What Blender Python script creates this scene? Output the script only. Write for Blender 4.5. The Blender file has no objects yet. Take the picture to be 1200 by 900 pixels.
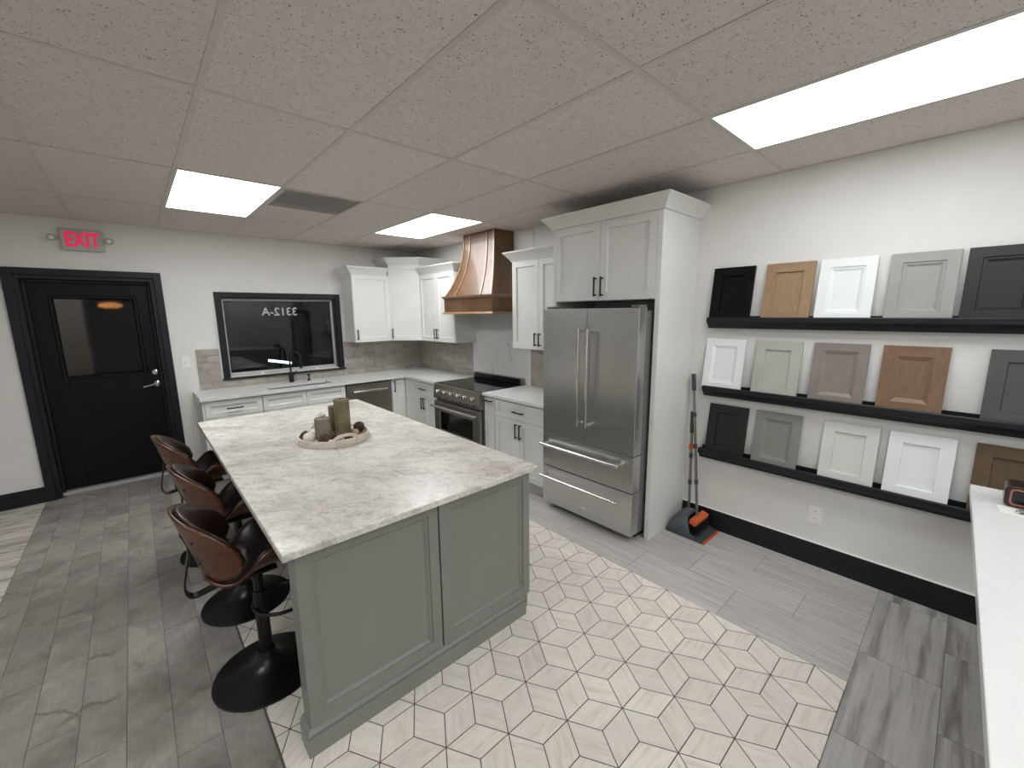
import bpy, bmesh, math, random
from mathutils import Matrix, Vector
random.seed(7)
C = bpy.context.scene.collection
PI = math.pi

# ------------------------------------------------------------------ camera, world, exposure
cam_d = bpy.data.cameras.new('camera')
cam_d.sensor_fit = 'HORIZONTAL'; cam_d.sensor_width = 36.0
cam_d.lens = 486.633 / 1200.0 * 36.0
cam_d.clip_start = 0.02
cam = bpy.data.objects.new('camera', cam_d); C.objects.link(cam)
_y, _p, _r = math.radians(42.0856), math.radians(-9.7649), math.radians(-0.5657)
_fw = Vector((math.sin(_y)*math.cos(_p), math.cos(_y)*math.cos(_p), math.sin(_p)))
_rt = Vector((math.cos(_y), -math.sin(_y), 0)); _up = _rt.cross(_fw)
_rt, _up = math.cos(_r)*_rt + math.sin(_r)*_up, -math.sin(_r)*_rt + math.cos(_r)*_up
_m = Matrix((_rt, _up, -_fw)).transposed().to_4x4(); _m.translation = (-3.2944, -5.7625, 1.7408)
cam.matrix_world = _m
bpy.context.scene.camera = cam

W = bpy.data.worlds.new('night'); bpy.context.scene.world = W; W.use_nodes = True
W.node_tree.nodes['Background'].inputs[0].default_value = (0.010, 0.013, 0.020, 1)
W.node_tree.nodes['Background'].inputs[1].default_value = 0.25
vs = bpy.context.scene.view_settings
vs.view_transform = 'Standard'; vs.look = 'None'; vs.gamma = 1.0; vs.use_curve_mapping = False
vs.exposure = 0.0
LIGHT = 9.6                       # radiance of the ceiling panels
LIGHT_COL = (0.955, 0.98, 1.0)
DIM = (1.35, 1.2, .81, 1.15)       # each fitting's own output: two by the back wall, one by the ledges, the added unseen panels

# ------------------------------------------------------------------ helpers
def lin(c):
    if isinstance(c, str): c = [int(c[i:i+2], 16) for i in (0, 2, 4)]
    return tuple(((v/255)/12.92 if v/255 <= .04045 else ((v/255+.055)/1.055)**2.4) for v in c)

WL = {}
def empty(name, loc=(0, 0, 0), label=None, cat=None, group=None, kind=None, parent=None):
    o = bpy.data.objects.new(name, None); C.objects.link(o)
    o.empty_display_size = .05
    WL[o] = Vector(loc)
    if parent: o.parent = parent; o.location = Vector(loc) - WL[parent]
    else: o.location = loc
    tag(o, label, cat, group, kind); return o
def tag(o, label=None, cat=None, group=None, kind=None):
    if label: o['label'] = label
    if cat: o['category'] = cat
    if group: o['group'] = group
    if kind: o['kind'] = kind
    return o

class MB:
    def __init__(s, M=None): s.v = []; s.f = []; s.M = M
    def add(s, vs, fs, M=None):
        M = M or s.M; n = len(s.v)
        for p in vs: s.v.append(M @ Vector(p) if M else Vector(p))
        s.f += [tuple(i+n for i in f) for f in fs]; return s
    def box(s, x0, x1, y0, y1, z0, z1, M=None):
        v = [(x, y, z) for z in (z0, z1) for y in (y0, y1) for x in (x0, x1)]
        return s.add(v, [(0,2,3,1),(4,5,7,6),(0,1,5,4),(2,6,7,3),(0,4,6,2),(1,3,7,5)], M)
    def prism(s, poly, z0, z1, M=None):
        n = len(poly)
        v = [(x, y, z0) for x, y in poly] + [(x, y, z1) for x, y in poly]
        return s.add(v, [tuple(range(n))[::-1], tuple(range(n, 2*n))] + [(i, (i+1) % n, n+(i+1) % n, n+i) for i in range(n)], M)
    def lathe(s, prof, c=(0, 0, 0), seg=24, M=None):
        v = []; f = []
        for r, z in prof:
            for k in range(seg):
                a = 2*PI*k/seg; v.append((c[0]+r*math.cos(a), c[1]+r*math.sin(a), c[2]+z))
        for i in range(len(prof)-1):
            for k in range(seg):
                k2 = (k+1) % seg; f.append((i*seg+k, i*seg+k2, (i+1)*seg+k2, (i+1)*seg+k))
        if prof[0][0] > 1e-6: f.append(tuple(range(seg))[::-1])
        if prof[-1][0] > 1e-6: f.append(tuple((len(prof)-1)*seg+k for k in range(seg)))
        return s.add(v, f, M)
    def cyl(s, a, b, r, seg=16, r2=None):
        return s.tube([a, b], r, seg, r2=r2)
    def tube(s, pts, r, seg=10, closed=False, r2=None, flat=None):
        pts = [Vector(p) for p in pts]; n = len(pts); v = []; f = []; prev = None
        for i, p in enumerate(pts):
            if closed: t = pts[(i+1) % n]-pts[i-1]
            else: t = pts[min(i+1, n-1)]-pts[max(i-1, 0)]
            t.normalize()
            if prev is None:
                a = Vector((0, 0, 1)) if abs(t.z) < .9 else Vector((0, 1, 0)); u = t.cross(a).normalized()
                if flat and len(flat) > 2: u = Vector(flat[2])
            else: u = (prev - t*prev.dot(t)).normalized()
            prev = u; w = t.cross(u)
            rr = r if r2 is None else r+(r2-r)*i/(n-1)
            for k in range(seg):
                a = 2*PI*(k+.5)/seg
                if flat: q = u*(flat[0]*(1 if math.cos(a) > 0 else -1))+w*(flat[1]*(1 if math.sin(a) > 0 else -1))
                else: q = u*math.cos(a)*rr+w*math.sin(a)*rr
                v.append(p+q)
        m = n if closed else n-1
        for i in range(m):
            for k in range(seg):
                k2 = (k+1) % seg; j = (i+1) % n
                f.append((i*seg+k, i*seg+k2, j*seg+k2, j*seg+k))
        if not closed: f += [tuple(range(seg))[::-1], tuple((n-1)*seg+k for k in range(seg))]
        return s.add(v, f)
    def _sm(s, P, n=6):
        P = [Vector(p) for p in P]; out = []
        for i in range(len(P)-1):
            a, b, c, d = P[max(i-1, 0)], P[i], P[i+1], P[min(i+2, len(P)-1)]
            for k in range(n):
                t = k/n; out.append(.5*((2*b)+(c-a)*t+(2*a-5*b+4*c-d)*t*t+(3*b-a-3*c+d)*t**3))
        return out+[P[-1]]
    def strap(s, pts, wide, thick, u0=(0, 0, 1)): return s.tube(pts, 0, 4, flat=(wide/2, thick/2, u0))
    def sphere(s, c, r, seg=14, rings=9, sc=(1, 1, 1)):
        prof = [(r*math.sin(PI*i/rings), -r*math.cos(PI*i/rings)) for i in range(rings+1)]
        prof[0] = (0, -r); prof[-1] = (0, r)
        M = Matrix.Translation(c) @ Matrix.Diagonal((*sc, 1))
        v = []; f = []
        for q, z in prof[1:-1]:
            for k in range(seg): v.append((q*math.cos(2*PI*k/seg), q*math.sin(2*PI*k/seg), z))
        m = len(prof)-2
        for i in range(m-1):
            for k in range(seg): f.append((i*seg+k, i*seg+(k+1) % seg, (i+1)*seg+(k+1) % seg, (i+1)*seg+k))
        b = len(v); v += [(0, 0, -r), (0, 0, r)]
        for k in range(seg):
            f.append((b, (k+1) % seg, k)); f.append((b+1, (m-1)*seg+k, (m-1)*seg+(k+1) % seg))
        return s.add(v, f, (s.M @ M) if s.M else M)
    def rects(s, w, h, loops, cap0=True, cap1=True):
        """nested rectangles (inset, n) in the door's own u,v,n frame"""
        v = []; f = []
        for ins, n in loops:
            v += [(ins, ins, n), (w-ins, ins, n), (w-ins, h-ins, n), (ins, h-ins, n)]
        for i in range(len(loops)-1):
            for k in range(4): f.append((i*4+k, i*4+(k+1) % 4, (i+1)*4+(k+1) % 4, (i+1)*4+k))
        if cap0: f.append((3, 2, 1, 0))
        if cap1: b = 4*(len(loops)-1); f.append((b, b+1, b+2, b+3))
        return s.add(v, f)
    def mesh(s, name):
        me = bpy.data.meshes.new(name); me.from_pydata([tuple(p) for p in s.v], [], s.f)
        bm = bmesh.new(); bm.from_mesh(me); bmesh.ops.recalc_face_normals(bm, faces=bm.faces[:]); bm.to_mesh(me); bm.free()
        return me
    def build(s, name, mat, parent=None, bevel=0, smooth=0, sub=0, solid=0):
        lo = Vector([min(p[i] for p in s.v) for i in range(3)]); hi = Vector([max(p[i] for p in s.v) for i in range(3)])
        c = (lo+hi)/2; s.v = [p-c for p in s.v]
        me = s.mesh(name)
        if mat: me.materials.append(mat)
        o = bpy.data.objects.new(name, me); C.objects.link(o); WL[o] = c
        if parent: o.parent = parent; o.location = c-WL[parent]
        else: o.location = c
        if smooth:
            for p in me.polygons: p.use_smooth = True
            me.set_sharp_from_angle(angle=math.radians(smooth))
        if solid:
            m = o.modifiers.new('s', 'SOLIDIFY'); m.thickness = abs(solid); m.offset = -1 if solid > 0 else 1
        if sub:
            m = o.modifiers.new('u', 'SUBSURF'); m.levels = m.render_levels = sub
        if bevel:
            m = o.modifiers.new('b', 'BEVEL'); m.width = bevel; m.segments = 2; m.limit_method = 'ANGLE'; m.angle_limit = math.radians(40)
            m.harden_normals = False
        return o

def frame_m(O, U, V, N):
    U, V, N = Vector(U), Vector(V), Vector(N)
    m = Matrix((U, V, N)).transposed().to_4x4(); m.translation = O; return m
def one(name, x0, x1, y0, y1, z0, z1, mat, parent=None, bevel=0):
    return MB().box(x0, x1, y0, y1, z0, z1).build(name, mat, parent, bevel)
def sweep(path, prof, z):
    """mould a profile [(outward, up)] along a plan path, outward = right of travel, mitred"""
    P = [Vector(p) for p in path]; n = len(P); mb = MB(); v = []; f = []; k = len(prof)
    for i in range(n):
        d0 = (P[i]-P[i-1]).normalized() if i else (P[1]-P[0]).normalized()
        d1 = (P[i+1]-P[i]).normalized() if i < n-1 else d0
        n0 = Vector((d0.y, -d0.x)); n1 = Vector((d1.y, -d1.x)); m = (n0+n1)/(1+n0.dot(n1))
        for o, u in prof: q = P[i]+m*o; v.append((q.x, q.y, z+u))
    for i in range(n-1):
        for j in range(k): f.append((i*k+j, i*k+(j+1) % k, (i+1)*k+(j+1) % k, (i+1)*k+j))
    f += [tuple(range(k)), tuple((n-1)*k+j for j in range(k))[::-1]]
    return mb.add(v, f)

# ------------------------------------------------------------------ materials
class N:
    def __init__(s, name):
        s.m = bpy.data.materials.new(name); s.m.use_nodes = True; s.t = s.m.node_tree
        s.p = s.t.nodes['Principled BSDF']; s._co = None
    def n(s, typ, **kw):
        o = s.t.nodes.new(typ)
        for k, v in kw.items(): setattr(o, k, v)
        return o
    def l(s, a, b): s.t.links.new(a, b)
    def co(s, scale=(1, 1, 1), rnd=False, rot=(0, 0, 0)):
        tc = s.n('ShaderNodeTexCoord'); mp = s.n('ShaderNodeMapping'); mp.inputs['Scale'].default_value = scale
        if any(rot):
            mr_ = s.n('ShaderNodeMapping'); mr_.inputs['Rotation'].default_value = rot; s.l(mr_.outputs[0], mp.inputs['Vector'])
        ins = mr_.inputs['Vector'] if any(rot) else mp.inputs['Vector']
        if rnd:
            oi = s.n('ShaderNodeObjectInfo'); a = s.n('ShaderNodeVectorMath', operation='ADD'); mu = s.n('ShaderNodeVectorMath', operation='SCALE')
            cb = s.n('ShaderNodeCombineXYZ'); wn = s.n('ShaderNodeTexWhiteNoise', noise_dimensions='1D'); s.l(oi.outputs['Random'], wn.inputs['W'])
            s.l(wn.outputs['Color'], mu.inputs[0]); mu.inputs['Scale'].default_value = 37.0
            s.l(tc.outputs['Object'], a.inputs[0]); s.l(mu.outputs[0], a.inputs[1]); s.l(a.outputs[0], ins)
        else: s.l(tc.outputs['Object'], ins)
        return mp.outputs[0]
    def noise(s, co, scale, detail=4, rough=.55, dist=0):
        o = s.n('ShaderNodeTexNoise'); o.inputs['Scale'].default_value = scale; o.inputs['Detail'].default_value = detail
        o.inputs['Roughness'].default_value = rough; o.inputs['Distortion'].default_value = dist
        if co: s.l(co, o.inputs['Vector'])
        return o.outputs['Fac']
    def ramp(s, fac, stops):
        r = s.n('ShaderNodeValToRGB'); e = r.color_ramp.elements
        while len(e) < len(stops): e.new(.5)
        for x, (p, c) in zip(e, stops):
            x.position = p; x.color = (*(lin(c) if not isinstance(c, (int, float)) else (c, c, c)), 1)
        s.l(fac, r.inputs[0]); return r.outputs['Color']
    def mix(s, fac, a, b, mode='MIX'):
        m = s.n('ShaderNodeMix', data_type='RGBA', blend_type=mode)
        for sock, x in ((m.inputs['Factor'], fac), (m.inputs['A'], a), (m.inputs['B'], b)):
            if isinstance(x, (int, float)): sock.default_value = x
            elif isinstance(x, (tuple, str)): sock.default_value = (*lin(x), 1)
            else: s.l(x, sock)
        return m.outputs['Result']
    def tint(s, col, amt):
        oi = s.n('ShaderNodeObjectInfo'); mr = s.n('ShaderNodeMapRange'); mr.inputs['To Min'].default_value = 1-amt; mr.inputs['To Max'].default_value = 1+amt
        s.l(oi.outputs['Random'], mr.inputs['Value']); vm = s.n('ShaderNodeVectorMath', operation='SCALE')
        s.l(col, vm.inputs[0]); s.l(mr.outputs[0], vm.inputs['Scale']); return vm.outputs[0]
    def bump(s, h, strength=.2, dist=.002):
        b = s.n('ShaderNodeBump'); b.inputs['Strength'].default_value = strength; b.inputs['Distance'].default_value = dist
        s.l(h, b.inputs['Height']); s.l(b.outputs[0], s.p.inputs['Normal'])
    def fin(s, col=None, rough=.5, metal=0, spec=.5, coat=0):
        if col is not None:
            if isinstance(col, (tuple, str)): s.p.inputs['Base Color'].default_value = (*lin(col), 1)
            else: s.l(col, s.p.inputs['Base Color'])
        if isinstance(rough, (int, float)): s.p.inputs['Roughness'].default_value = rough
        else: s.l(rough, s.p.inputs['Roughness'])
        s.p.inputs['Metallic'].default_value = metal; s.p.inputs['Specular IOR Level'].default_value = spec
        s.p.inputs['Coat Weight'].default_value = coat
        return s.m

def paint(name, c, rough=.45, amt=.03, scale=6, bump=0, spec=.5):
    n = N(name); co = n.co(); f = n.noise(co, scale, 3)
    c0 = tuple(max(0, v*(1-amt)) for v in hexrgb(c)); c1 = tuple(min(255, v*(1+amt)) for v in hexrgb(c))
    col = n.ramp(f, [(.3, c0), (.7, c1)])
    if bump: n.bump(n.noise(co, 260, 2), bump, .001)
    return n.fin(col, rough, spec=spec)
def hexrgb(c): return tuple(int(c[i:i+2], 16) for i in (0, 2, 4)) if isinstance(c, str) else c
def metal(name, c, rough, stretch=(1, 1, 60), amt=.06, m=1.0):
    n = N(name); co = n.co(stretch); f = n.noise(co, 14, 3)
    c0 = tuple(v*(1-amt) for v in hexrgb(c)); c1 = tuple(min(255, v*(1+amt)) for v in hexrgb(c))
    n.bump(f, .03, .0008)
    return n.fin(n.ramp(f, [(.3, c0), (.7, c1)]), rough, m)
def wood(name, c0, c1, stretch, rough=.42, scale=9, rnd=False, coat=0, tint=0):
    n = N(name); co = n.co(stretch, rnd); f = n.noise(co, scale, 6, .62, 1.2); g = n.noise(co, scale*5, 3, .6)
    a = n.ramp(f, [(.3, c0), (.68, c1)]); b = n.ramp(g, [(.35, .78), (.65, 1.0)])
    col = n.mix(.55, a, b, 'MULTIPLY')
    if tint: col = n.tint(col, tint)
    n.bump(g, .06, .001)
    return n.fin(col, rough, coat=coat)
def emit(name, c, strength):
    n = N(name); n.p.inputs['Base Color'].default_value = (*c, 1)
    n.p.inputs['Emission Color'].default_value = (*c, 1); n.p.inputs['Emission Strength'].default_value = strength
    n.p.inputs['Roughness'].default_value = .4; return n.m

M = {}
M['wall'] = paint('wall_paint', 'e3e1dc', .7, .012, 3, .08, .3)
M['cab'] = paint('white_cabinet_paint', 'e3e3de', .38, .012, 4)
M['black_trim'] = paint('black_trim_paint', '171a20', .45, .1, 8, .05, .35)
M['door_black'] = paint('black_door_paint', '060607', .45, .15, 6, .05, .25)
M['black_metal'] = paint('matte_black_metal', '0b0b0c', .32, .1, 10)
M['dark_gap'] = paint('dark_recess', '0b0a09', .8, .1)
M['green'] = paint('sage_green_paint', '85877f', .42, .02, 4)
M['plastic_white'] = paint('white_plastic', 'f0eee9', .35, .01)
M['grid'] = paint('ceiling_grid_paint', 'cdc7c1', .6, .02)
M['chrome'] = metal('chrome', 'd8d8d8', .12, (1, 1, 1), .02)
M['alu'] = metal('window_aluminium', 'c2c0be', .45, (1, 1, 1), .03, .35)
M['steel'] = metal('brushed_steel', 'c6c6c3', .34, (60, 60, 1), .06)
M['steel_h'] = metal('brushed_steel_horizontal', '98938a', .33, (1, 1, 60), .06)
M['steel_handle'] = metal('steel_handle', 'd6d4d0', .22, (1, 1, 1), .02)
M['dark_steel'] = metal('dark_steel_case', '7d7a77', .45, (1, 1, 1), .05, .5)
M['glass_black'] = paint('black_ceramic_glass', '0a0a0b', .06, .05)
M['vent'] = paint('vent_grey_paint', 'b4b0ab', .5, .03)

def m_ceiling():
    n = N('mineral_ceiling_tile'); co = n.co((1, 1, 1), True)
    v = n.n('ShaderNodeTexVoronoi'); v.inputs['Scale'].default_value = 95; n.l(co, v.inputs['Vector'])
    big = n.noise(co, 60, 2); thr = n.n('ShaderNodeMath', operation='MULTIPLY'); n.l(v.outputs['Distance'], thr.inputs[0]); thr.inputs[1].default_value = 1.0
    sub = n.n('ShaderNodeMath', operation='ADD'); n.l(thr.outputs[0], sub.inputs[0]); n.l(big, sub.inputs[1])
    pit = n.ramp(sub.outputs[0], [(.58, 0.0), (.69, 1.0)])
    base = n.ramp(n.noise(co, 40, 4), [(.3, 'd6cdc8'), (.7, 'e1d9d4')])
    col = n.mix(pit, '6f6a66', base); n.bump(pit, .35, .002)
    return n.fin(n.tint(col, .025), .85, spec=.2)
M['ceil_tile'] = m_ceiling()

def m_plank():
    n = N('grey_wood_look_plank'); co = n.co((1, 1, 1), True); cs = n.co((9, .9, 1), True)
    big = n.noise(co, 3.2, 6, .62, .6); grain = n.noise(cs, 9, 5, .6); blot = n.noise(co, 14, 4, .65)
    a = n.ramp(big, [(.28, '7d7871'), (.5, '9c978f'), (.72, 'b0aba3')])
    a = n.mix(.45, a, n.ramp(grain, [(.3, .72), (.7, 1.05)]), 'MULTIPLY')
    a = n.mix(.5, a, n.ramp(blot, [(.35, .72), (.6, 1.0)]), 'MULTIPLY')
    w = n.n('ShaderNodeVectorMath', operation='ADD'); nz = n.n('ShaderNodeTexNoise'); nz.inputs['Scale'].default_value = 5; nz.inputs['Detail'].default_value = 5; n.l(co, nz.inputs['Vector'])
    sc = n.n('ShaderNodeVectorMath', operation='SCALE'); sc.inputs['Scale'].default_value = .35; n.l(nz.outputs['Color'], sc.inputs[0]); n.l(co, w.inputs[0]); n.l(sc.outputs[0], w.inputs[1])
    vo = n.n('ShaderNodeTexVoronoi', feature='DISTANCE_TO_EDGE'); vo.inputs['Scale'].default_value = 2.0; n.l(w.outputs[0], vo.inputs['Vector'])
    ms = n.ramp(n.noise(co, 2.6, 2), [(.5, 0.0), (.62, 1.0)])
    cr = n.ramp(vo.outputs['Distance'], [(0, .85), (.05, 0.0)]); crk = n.mix(1.0, cr, ms, 'MULTIPLY')
    col = n.mix(crk, a, '6a625b'); n.bump(grain, .08, .001)
    return n.fin(n.tint(col, .11), .48)
M['plank'] = m_plank()
def m_striated():
    n = N('striated_grey_tile'); cs = n.co((34, 1.1, 1), True)
    g = n.noise(cs, 2.2, 7, .7, .15); co = n.co((1, 1, 1), True)
    a = n.ramp(g, [(.27, '9f9b97'), (.5, 'bfbbb7'), (.7, 'd2cfcb')]); a = n.mix(.3, a, n.ramp(n.noise(co, 4, 3), [(.3, .85), (.7, 1.0)]), 'MULTIPLY')
    n.bump(g, .1, .001); return n.fin(n.tint(a, .045), .5)
M['striated'] = m_striated()
def m_rhomb():
    n = N('pale_wood_look_rhombus_tile'); cs = n.co((2.0, 14, 1), True, (0, 0, -.524)); co = n.co((1, 1, 1), True)
    g = n.noise(cs, 3, 6, .6, .8); b = n.noise(co, 11, 5, .6)
    a = n.ramp(g, [(.28, 'd6cec4'), (.5, 'e8e1d7'), (.72, 'ece7de')]); a = n.mix(.3, a, n.ramp(b, [(.34, .82), (.62, 1.0)]), 'MULTIPLY')
    n.bump(g, .06, .001); return n.fin(n.tint(a, .055), .45)
M['rhomb'] = m_rhomb()
def m_veined():
    n = N('dark_veined_grey_tile'); cs = n.co((.8, 11, 1), True); cf = n.co((2, 45, 1), True); co = n.co((1, 1, 1), True)
    g = n.noise(cs, 1.6, 5, .6, .5); f = n.noise(cf, 2, 4, .6)
    a = n.ramp(g, [(.3, '77726e'), (.42, '989490'), (.52, 'b1aeaa'), (.7, 'bab7b3')]); a = n.mix(.4, a, n.ramp(f, [(.3, .7), (.6, 1.0)]), 'MULTIPLY')
    a = n.mix(.35, a, n.ramp(n.noise(co, 6, 4), [(.3, .75), (.65, 1.0)]), 'MULTIPLY')
    return n.fin(n.tint(a, .07), .48)
M['veined'] = m_veined()
def m_light_tile():
    n = N('pale_streaked_tile'); cs = n.co((1.4, 9, 1), True, (0, 0, .22)); co = n.co((1, 1, 1), True)
    g = n.noise(cs, 2.4, 6, .62, .8)
    a = n.ramp(g, [(.32, '8a8479'), (.45, 'b8b2a7'), (.55, 'd4cec4'), (.7, 'ddd8cf')])
    return n.fin(n.tint(a, .05), .45)
M['light_tile'] = m_light_tile()
M['grout'] = paint('dark_grout', '5c564e', .85, .05, 20)
M['subfloor'] = paint('grey_grout', '66625e', .85, .05, 20)

def m_granite():
    n = N('cream_quartzite'); co = n.co((1.25, 1.25, 1.25), False, (0, 0, .9))
    nz = n.n('ShaderNodeTexNoise'); nz.inputs['Scale'].default_value = 4; nz.inputs['Detail'].default_value = 6; n.l(co, nz.inputs['Vector'])
    sc = n.n('ShaderNodeVectorMath', operation='SCALE'); sc.inputs['Scale'].default_value = .22; n.l(nz.outputs['Color'], sc.inputs[0])
    w = n.n('ShaderNodeVectorMath', operation='ADD'); n.l(co, w.inputs[0]); n.l(sc.outputs[0], w.inputs[1])
    mp = n.n('ShaderNodeMapping'); mp.inputs['Scale'].default_value = (1, 1.55, 1); n.l(w.outputs[0], mp.inputs['Vector'])
    big = n.noise(mp.outputs[0], 2.2, 6, .6); med = n.noise(mp.outputs[0], 11, 9, .72); fine = n.noise(mp.outputs[0], 60, 6, .8)
    a = n.ramp(big, [(.30, 'bdb7ab'), (.45, 'd9d4ca'), (.58, 'e8e5dd'), (.75, 'edebe5')])
    a = n.mix(.7, a, n.ramp(med, [(.34, .54), (.47, .92), (.58, 1.08)]), 'MULTIPLY')
    a = n.mix(.6, a, n.ramp(fine, [(.38, .54), (.51, 1.03)]), 'MULTIPLY')
    for scale, wd, m0, col, amt in ((6.5, .028, .44, 'e9e6de', .75), (11, .035, .48, 'e6e2d9', .6), (2.1, .03, .5, '857c6c', .5)):
        vo = n.n('ShaderNodeTexVoronoi', feature='DISTANCE_TO_EDGE'); vo.inputs['Scale'].default_value = scale; n.l(mp.outputs[0], vo.inputs['Vector'])
        ms = n.ramp(n.noise(co, scale*.8, 3), [(m0, 0.0), (m0+.16, amt)])
        a = n.mix(n.mix(1.0, n.ramp(vo.outputs['Distance'], [(0, 1.0), (wd, 0.0)]), ms, 'MULTIPLY'), a, col)
    return n.fin(a, .24)
M['granite'] = m_granite()
def m_quartz(name, veins):
    n = N(name); co = n.co((1, 1, 1)); f = n.noise(co, 30, 4)
    a = n.ramp(f, [(.3, 'dddedc'), (.7, 'e1e2e0')])
    if veins:
        nz = n.n('ShaderNodeTexNoise'); nz.inputs['Scale'].default_value = 2.2; nz.inputs['Detail'].default_value = 5; n.l(co, nz.inputs['Vector'])
        sc = n.n('ShaderNodeVectorMath', operation='SCALE'); sc.inputs['Scale'].default_value = .8; n.l(nz.outputs['Color'], sc.inputs[0])
        w = n.n('ShaderNodeVectorMath', operation='ADD'); n.l(co, w.inputs[0]); n.l(sc.outputs[0], w.inputs[1])
        vo = n.n('ShaderNodeTexVoronoi', feature='DISTANCE_TO_EDGE'); vo.inputs['Scale'].default_value = 2.4; n.l(w.outputs[0], vo.inputs['Vector'])
        ms = n.ramp(n.noise(co, 2, 3), [(.5, 0.0), (.66, .6)])
        a = n.mix(n.mix(1.0, n.ramp(vo.outputs['Distance'], [(0, 1.0), (.03, 0.0)]), ms, 'MULTIPLY'), a, '9c9791')
    return n.fin(a, .2)
M['quartz'] = m_quartz('white_quartz', False); M['slab'] = m_quartz('veined_white_quartz', True)
def m_splash():
    n = N('taupe_backsplash_tile'); cs = n.co((5, 5, 14), True); co = n.co((1, 1, 1), True)
    a = n.ramp(n.noise(co, 9, 5, .65), [(.3, '989187'), (.5, 'aaa399'), (.72, 'bab4ab')])
    a = n.mix(.3, a, n.ramp(n.noise(cs, 3, 4), [(.3, .8), (.65, 1.0)]), 'MULTIPLY')
    return n.fin(n.tint(a, .15), .35)
M['splash'] = m_splash()
M['walnut'] = wood('walnut_plywood', '381d0e', '663a1e', (9, 1.2, 9), .34, 4, coat=.25)
M['leather'] = paint('dark_brown_leather', '1a1210', .38, .12, 18, .15)
M['leather_brown'] = paint('brown_leather', '2a1913', .36, .12, 18, .15)
M['hoodwood'] = wood('stained_maple_hood', '583d28', '745438', (1.6, 1.6, .8), .36, 3.5, coat=.2)
M['hoodtrim'] = wood('stained_maple_trim', '7a5a40', '9c7a5c', (2, 2, .8), .32, 4, coat=.3)
M['tray'] = wood('whitewashed_wood', 'cdc0ae', 'ece4d8', (2, 2, 8), .6, 6)
M['candle'] = paint('olive_taupe_wax', '7c7159', .6, .14, 14, .1)
M['candle_grey'] = paint('grey_taupe_wax', '877e6d', .6, .1, 14, .1)
M['candle_top'] = paint('pale_taupe_wax', '9a917c', .55, .05, 14)
M['pinecone'] = paint('pine_cone_brown', '33261d', .7, .3, 40)
M['pinescale'] = paint('pine_cone_scale', '6b5647', .7, .4, 60)
M['shell'] = paint('white_shell', 'f0ece3', .5, .06, 30)
M['beige'] = paint('beige_pod', 'b99f80', .6, .12, 20)
M['grey_plastic'] = paint('slate_grey_plastic', '4b5158', .5, .05, 8)
M['orange'] = paint('orange_plastic', 'cc5a22', .45, .05, 8)
M['bristle'] = paint('black_bristles', '08080a', .8, .3, 60)
M['tube'] = metal('broom_tube_steel', '8b8880', .35, (1, 1, 1), .04)
M['grip'] = paint('grey_foam_grip', '3f4349', .7, .06, 20)
M['asphalt'] = paint('outdoor_concrete', '3a3c40', .8, .2, 5)
M['out_wall'] = paint('outdoor_stucco', '9a948b', .8, .1, 30, .2)

def m_glass():
    n = N('clear_window_glass'); n.p.inputs['Transmission Weight'].default_value = 1.0
    n.p.inputs['IOR'].default_value = 1.42; return n.fin('c9ced2', .02)
M['glass'] = m_glass()
def m_glass2():
    n = N('dirty_door_glass'); n.p.inputs['Transmission Weight'].default_value = 1.0; n.p.inputs['IOR'].default_value = 1.3
    co = n.co(); n.bump(n.noise(co, 90, 3), .06, .002)
    return n.fin('a9a9a9', .12)
M['glass_door'] = m_glass2()

# ------------------------------------------------------------------ setting: shell
H = 2.633
XL, YF = -6.6, -8.6               # left wall and the wall behind the camera
wA = MB()
for x0, x1, z0, z1 in [(XL, -4.04, 0, H), (-4.04, -3.075, 2.12, H), (-3.075, -2.525, 0, H), (-2.525, -1.255, 0, 1.03), (-2.525, -1.255, 1.945, H), (-1.255, 0.15, 0, H)]:
    wA.box(x0, x1, 0, .2, z0, z1)
wall_back = wA.build('wall_back', M['wall']); wall_back['kind'] = 'structure'
wall_right = one('wall_right', 0, .15, YF, 0, 0, H, M['wall']); wall_right['kind'] = 'structure'
wall_left = one('wall_left', XL-.15, XL, YF, .2, 0, H, M['wall']); wall_left['kind'] = 'structure'
wall_front = one('wall_front', XL-.15, .15, YF-.15, YF, 0, H, M['wall']); wall_front['kind'] = 'structure'
bb = MB().box(XL, -4.1, -.015, 0, 0, .151).build('baseboard_back', M['black_trim'], bevel=.003); bb['kind'] = 'structure'
bb = MB().box(-.015, 0, YF, -4.275, 0, .163).build('baseboard_right', M['black_trim'], bevel=.003); bb['kind'] = 'structure'
tr = MB().box(-.013, 0, YF, -4.275, .163, .168).build('trim_1', M['plastic_white']); tr['kind'] = 'structure'
tr = MB().box(-.012, 0, -2.485, -2.44, 2.33, H-.002).build('trim_2', M['wall'], bevel=.003); tr['kind'] = 'structure'

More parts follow.
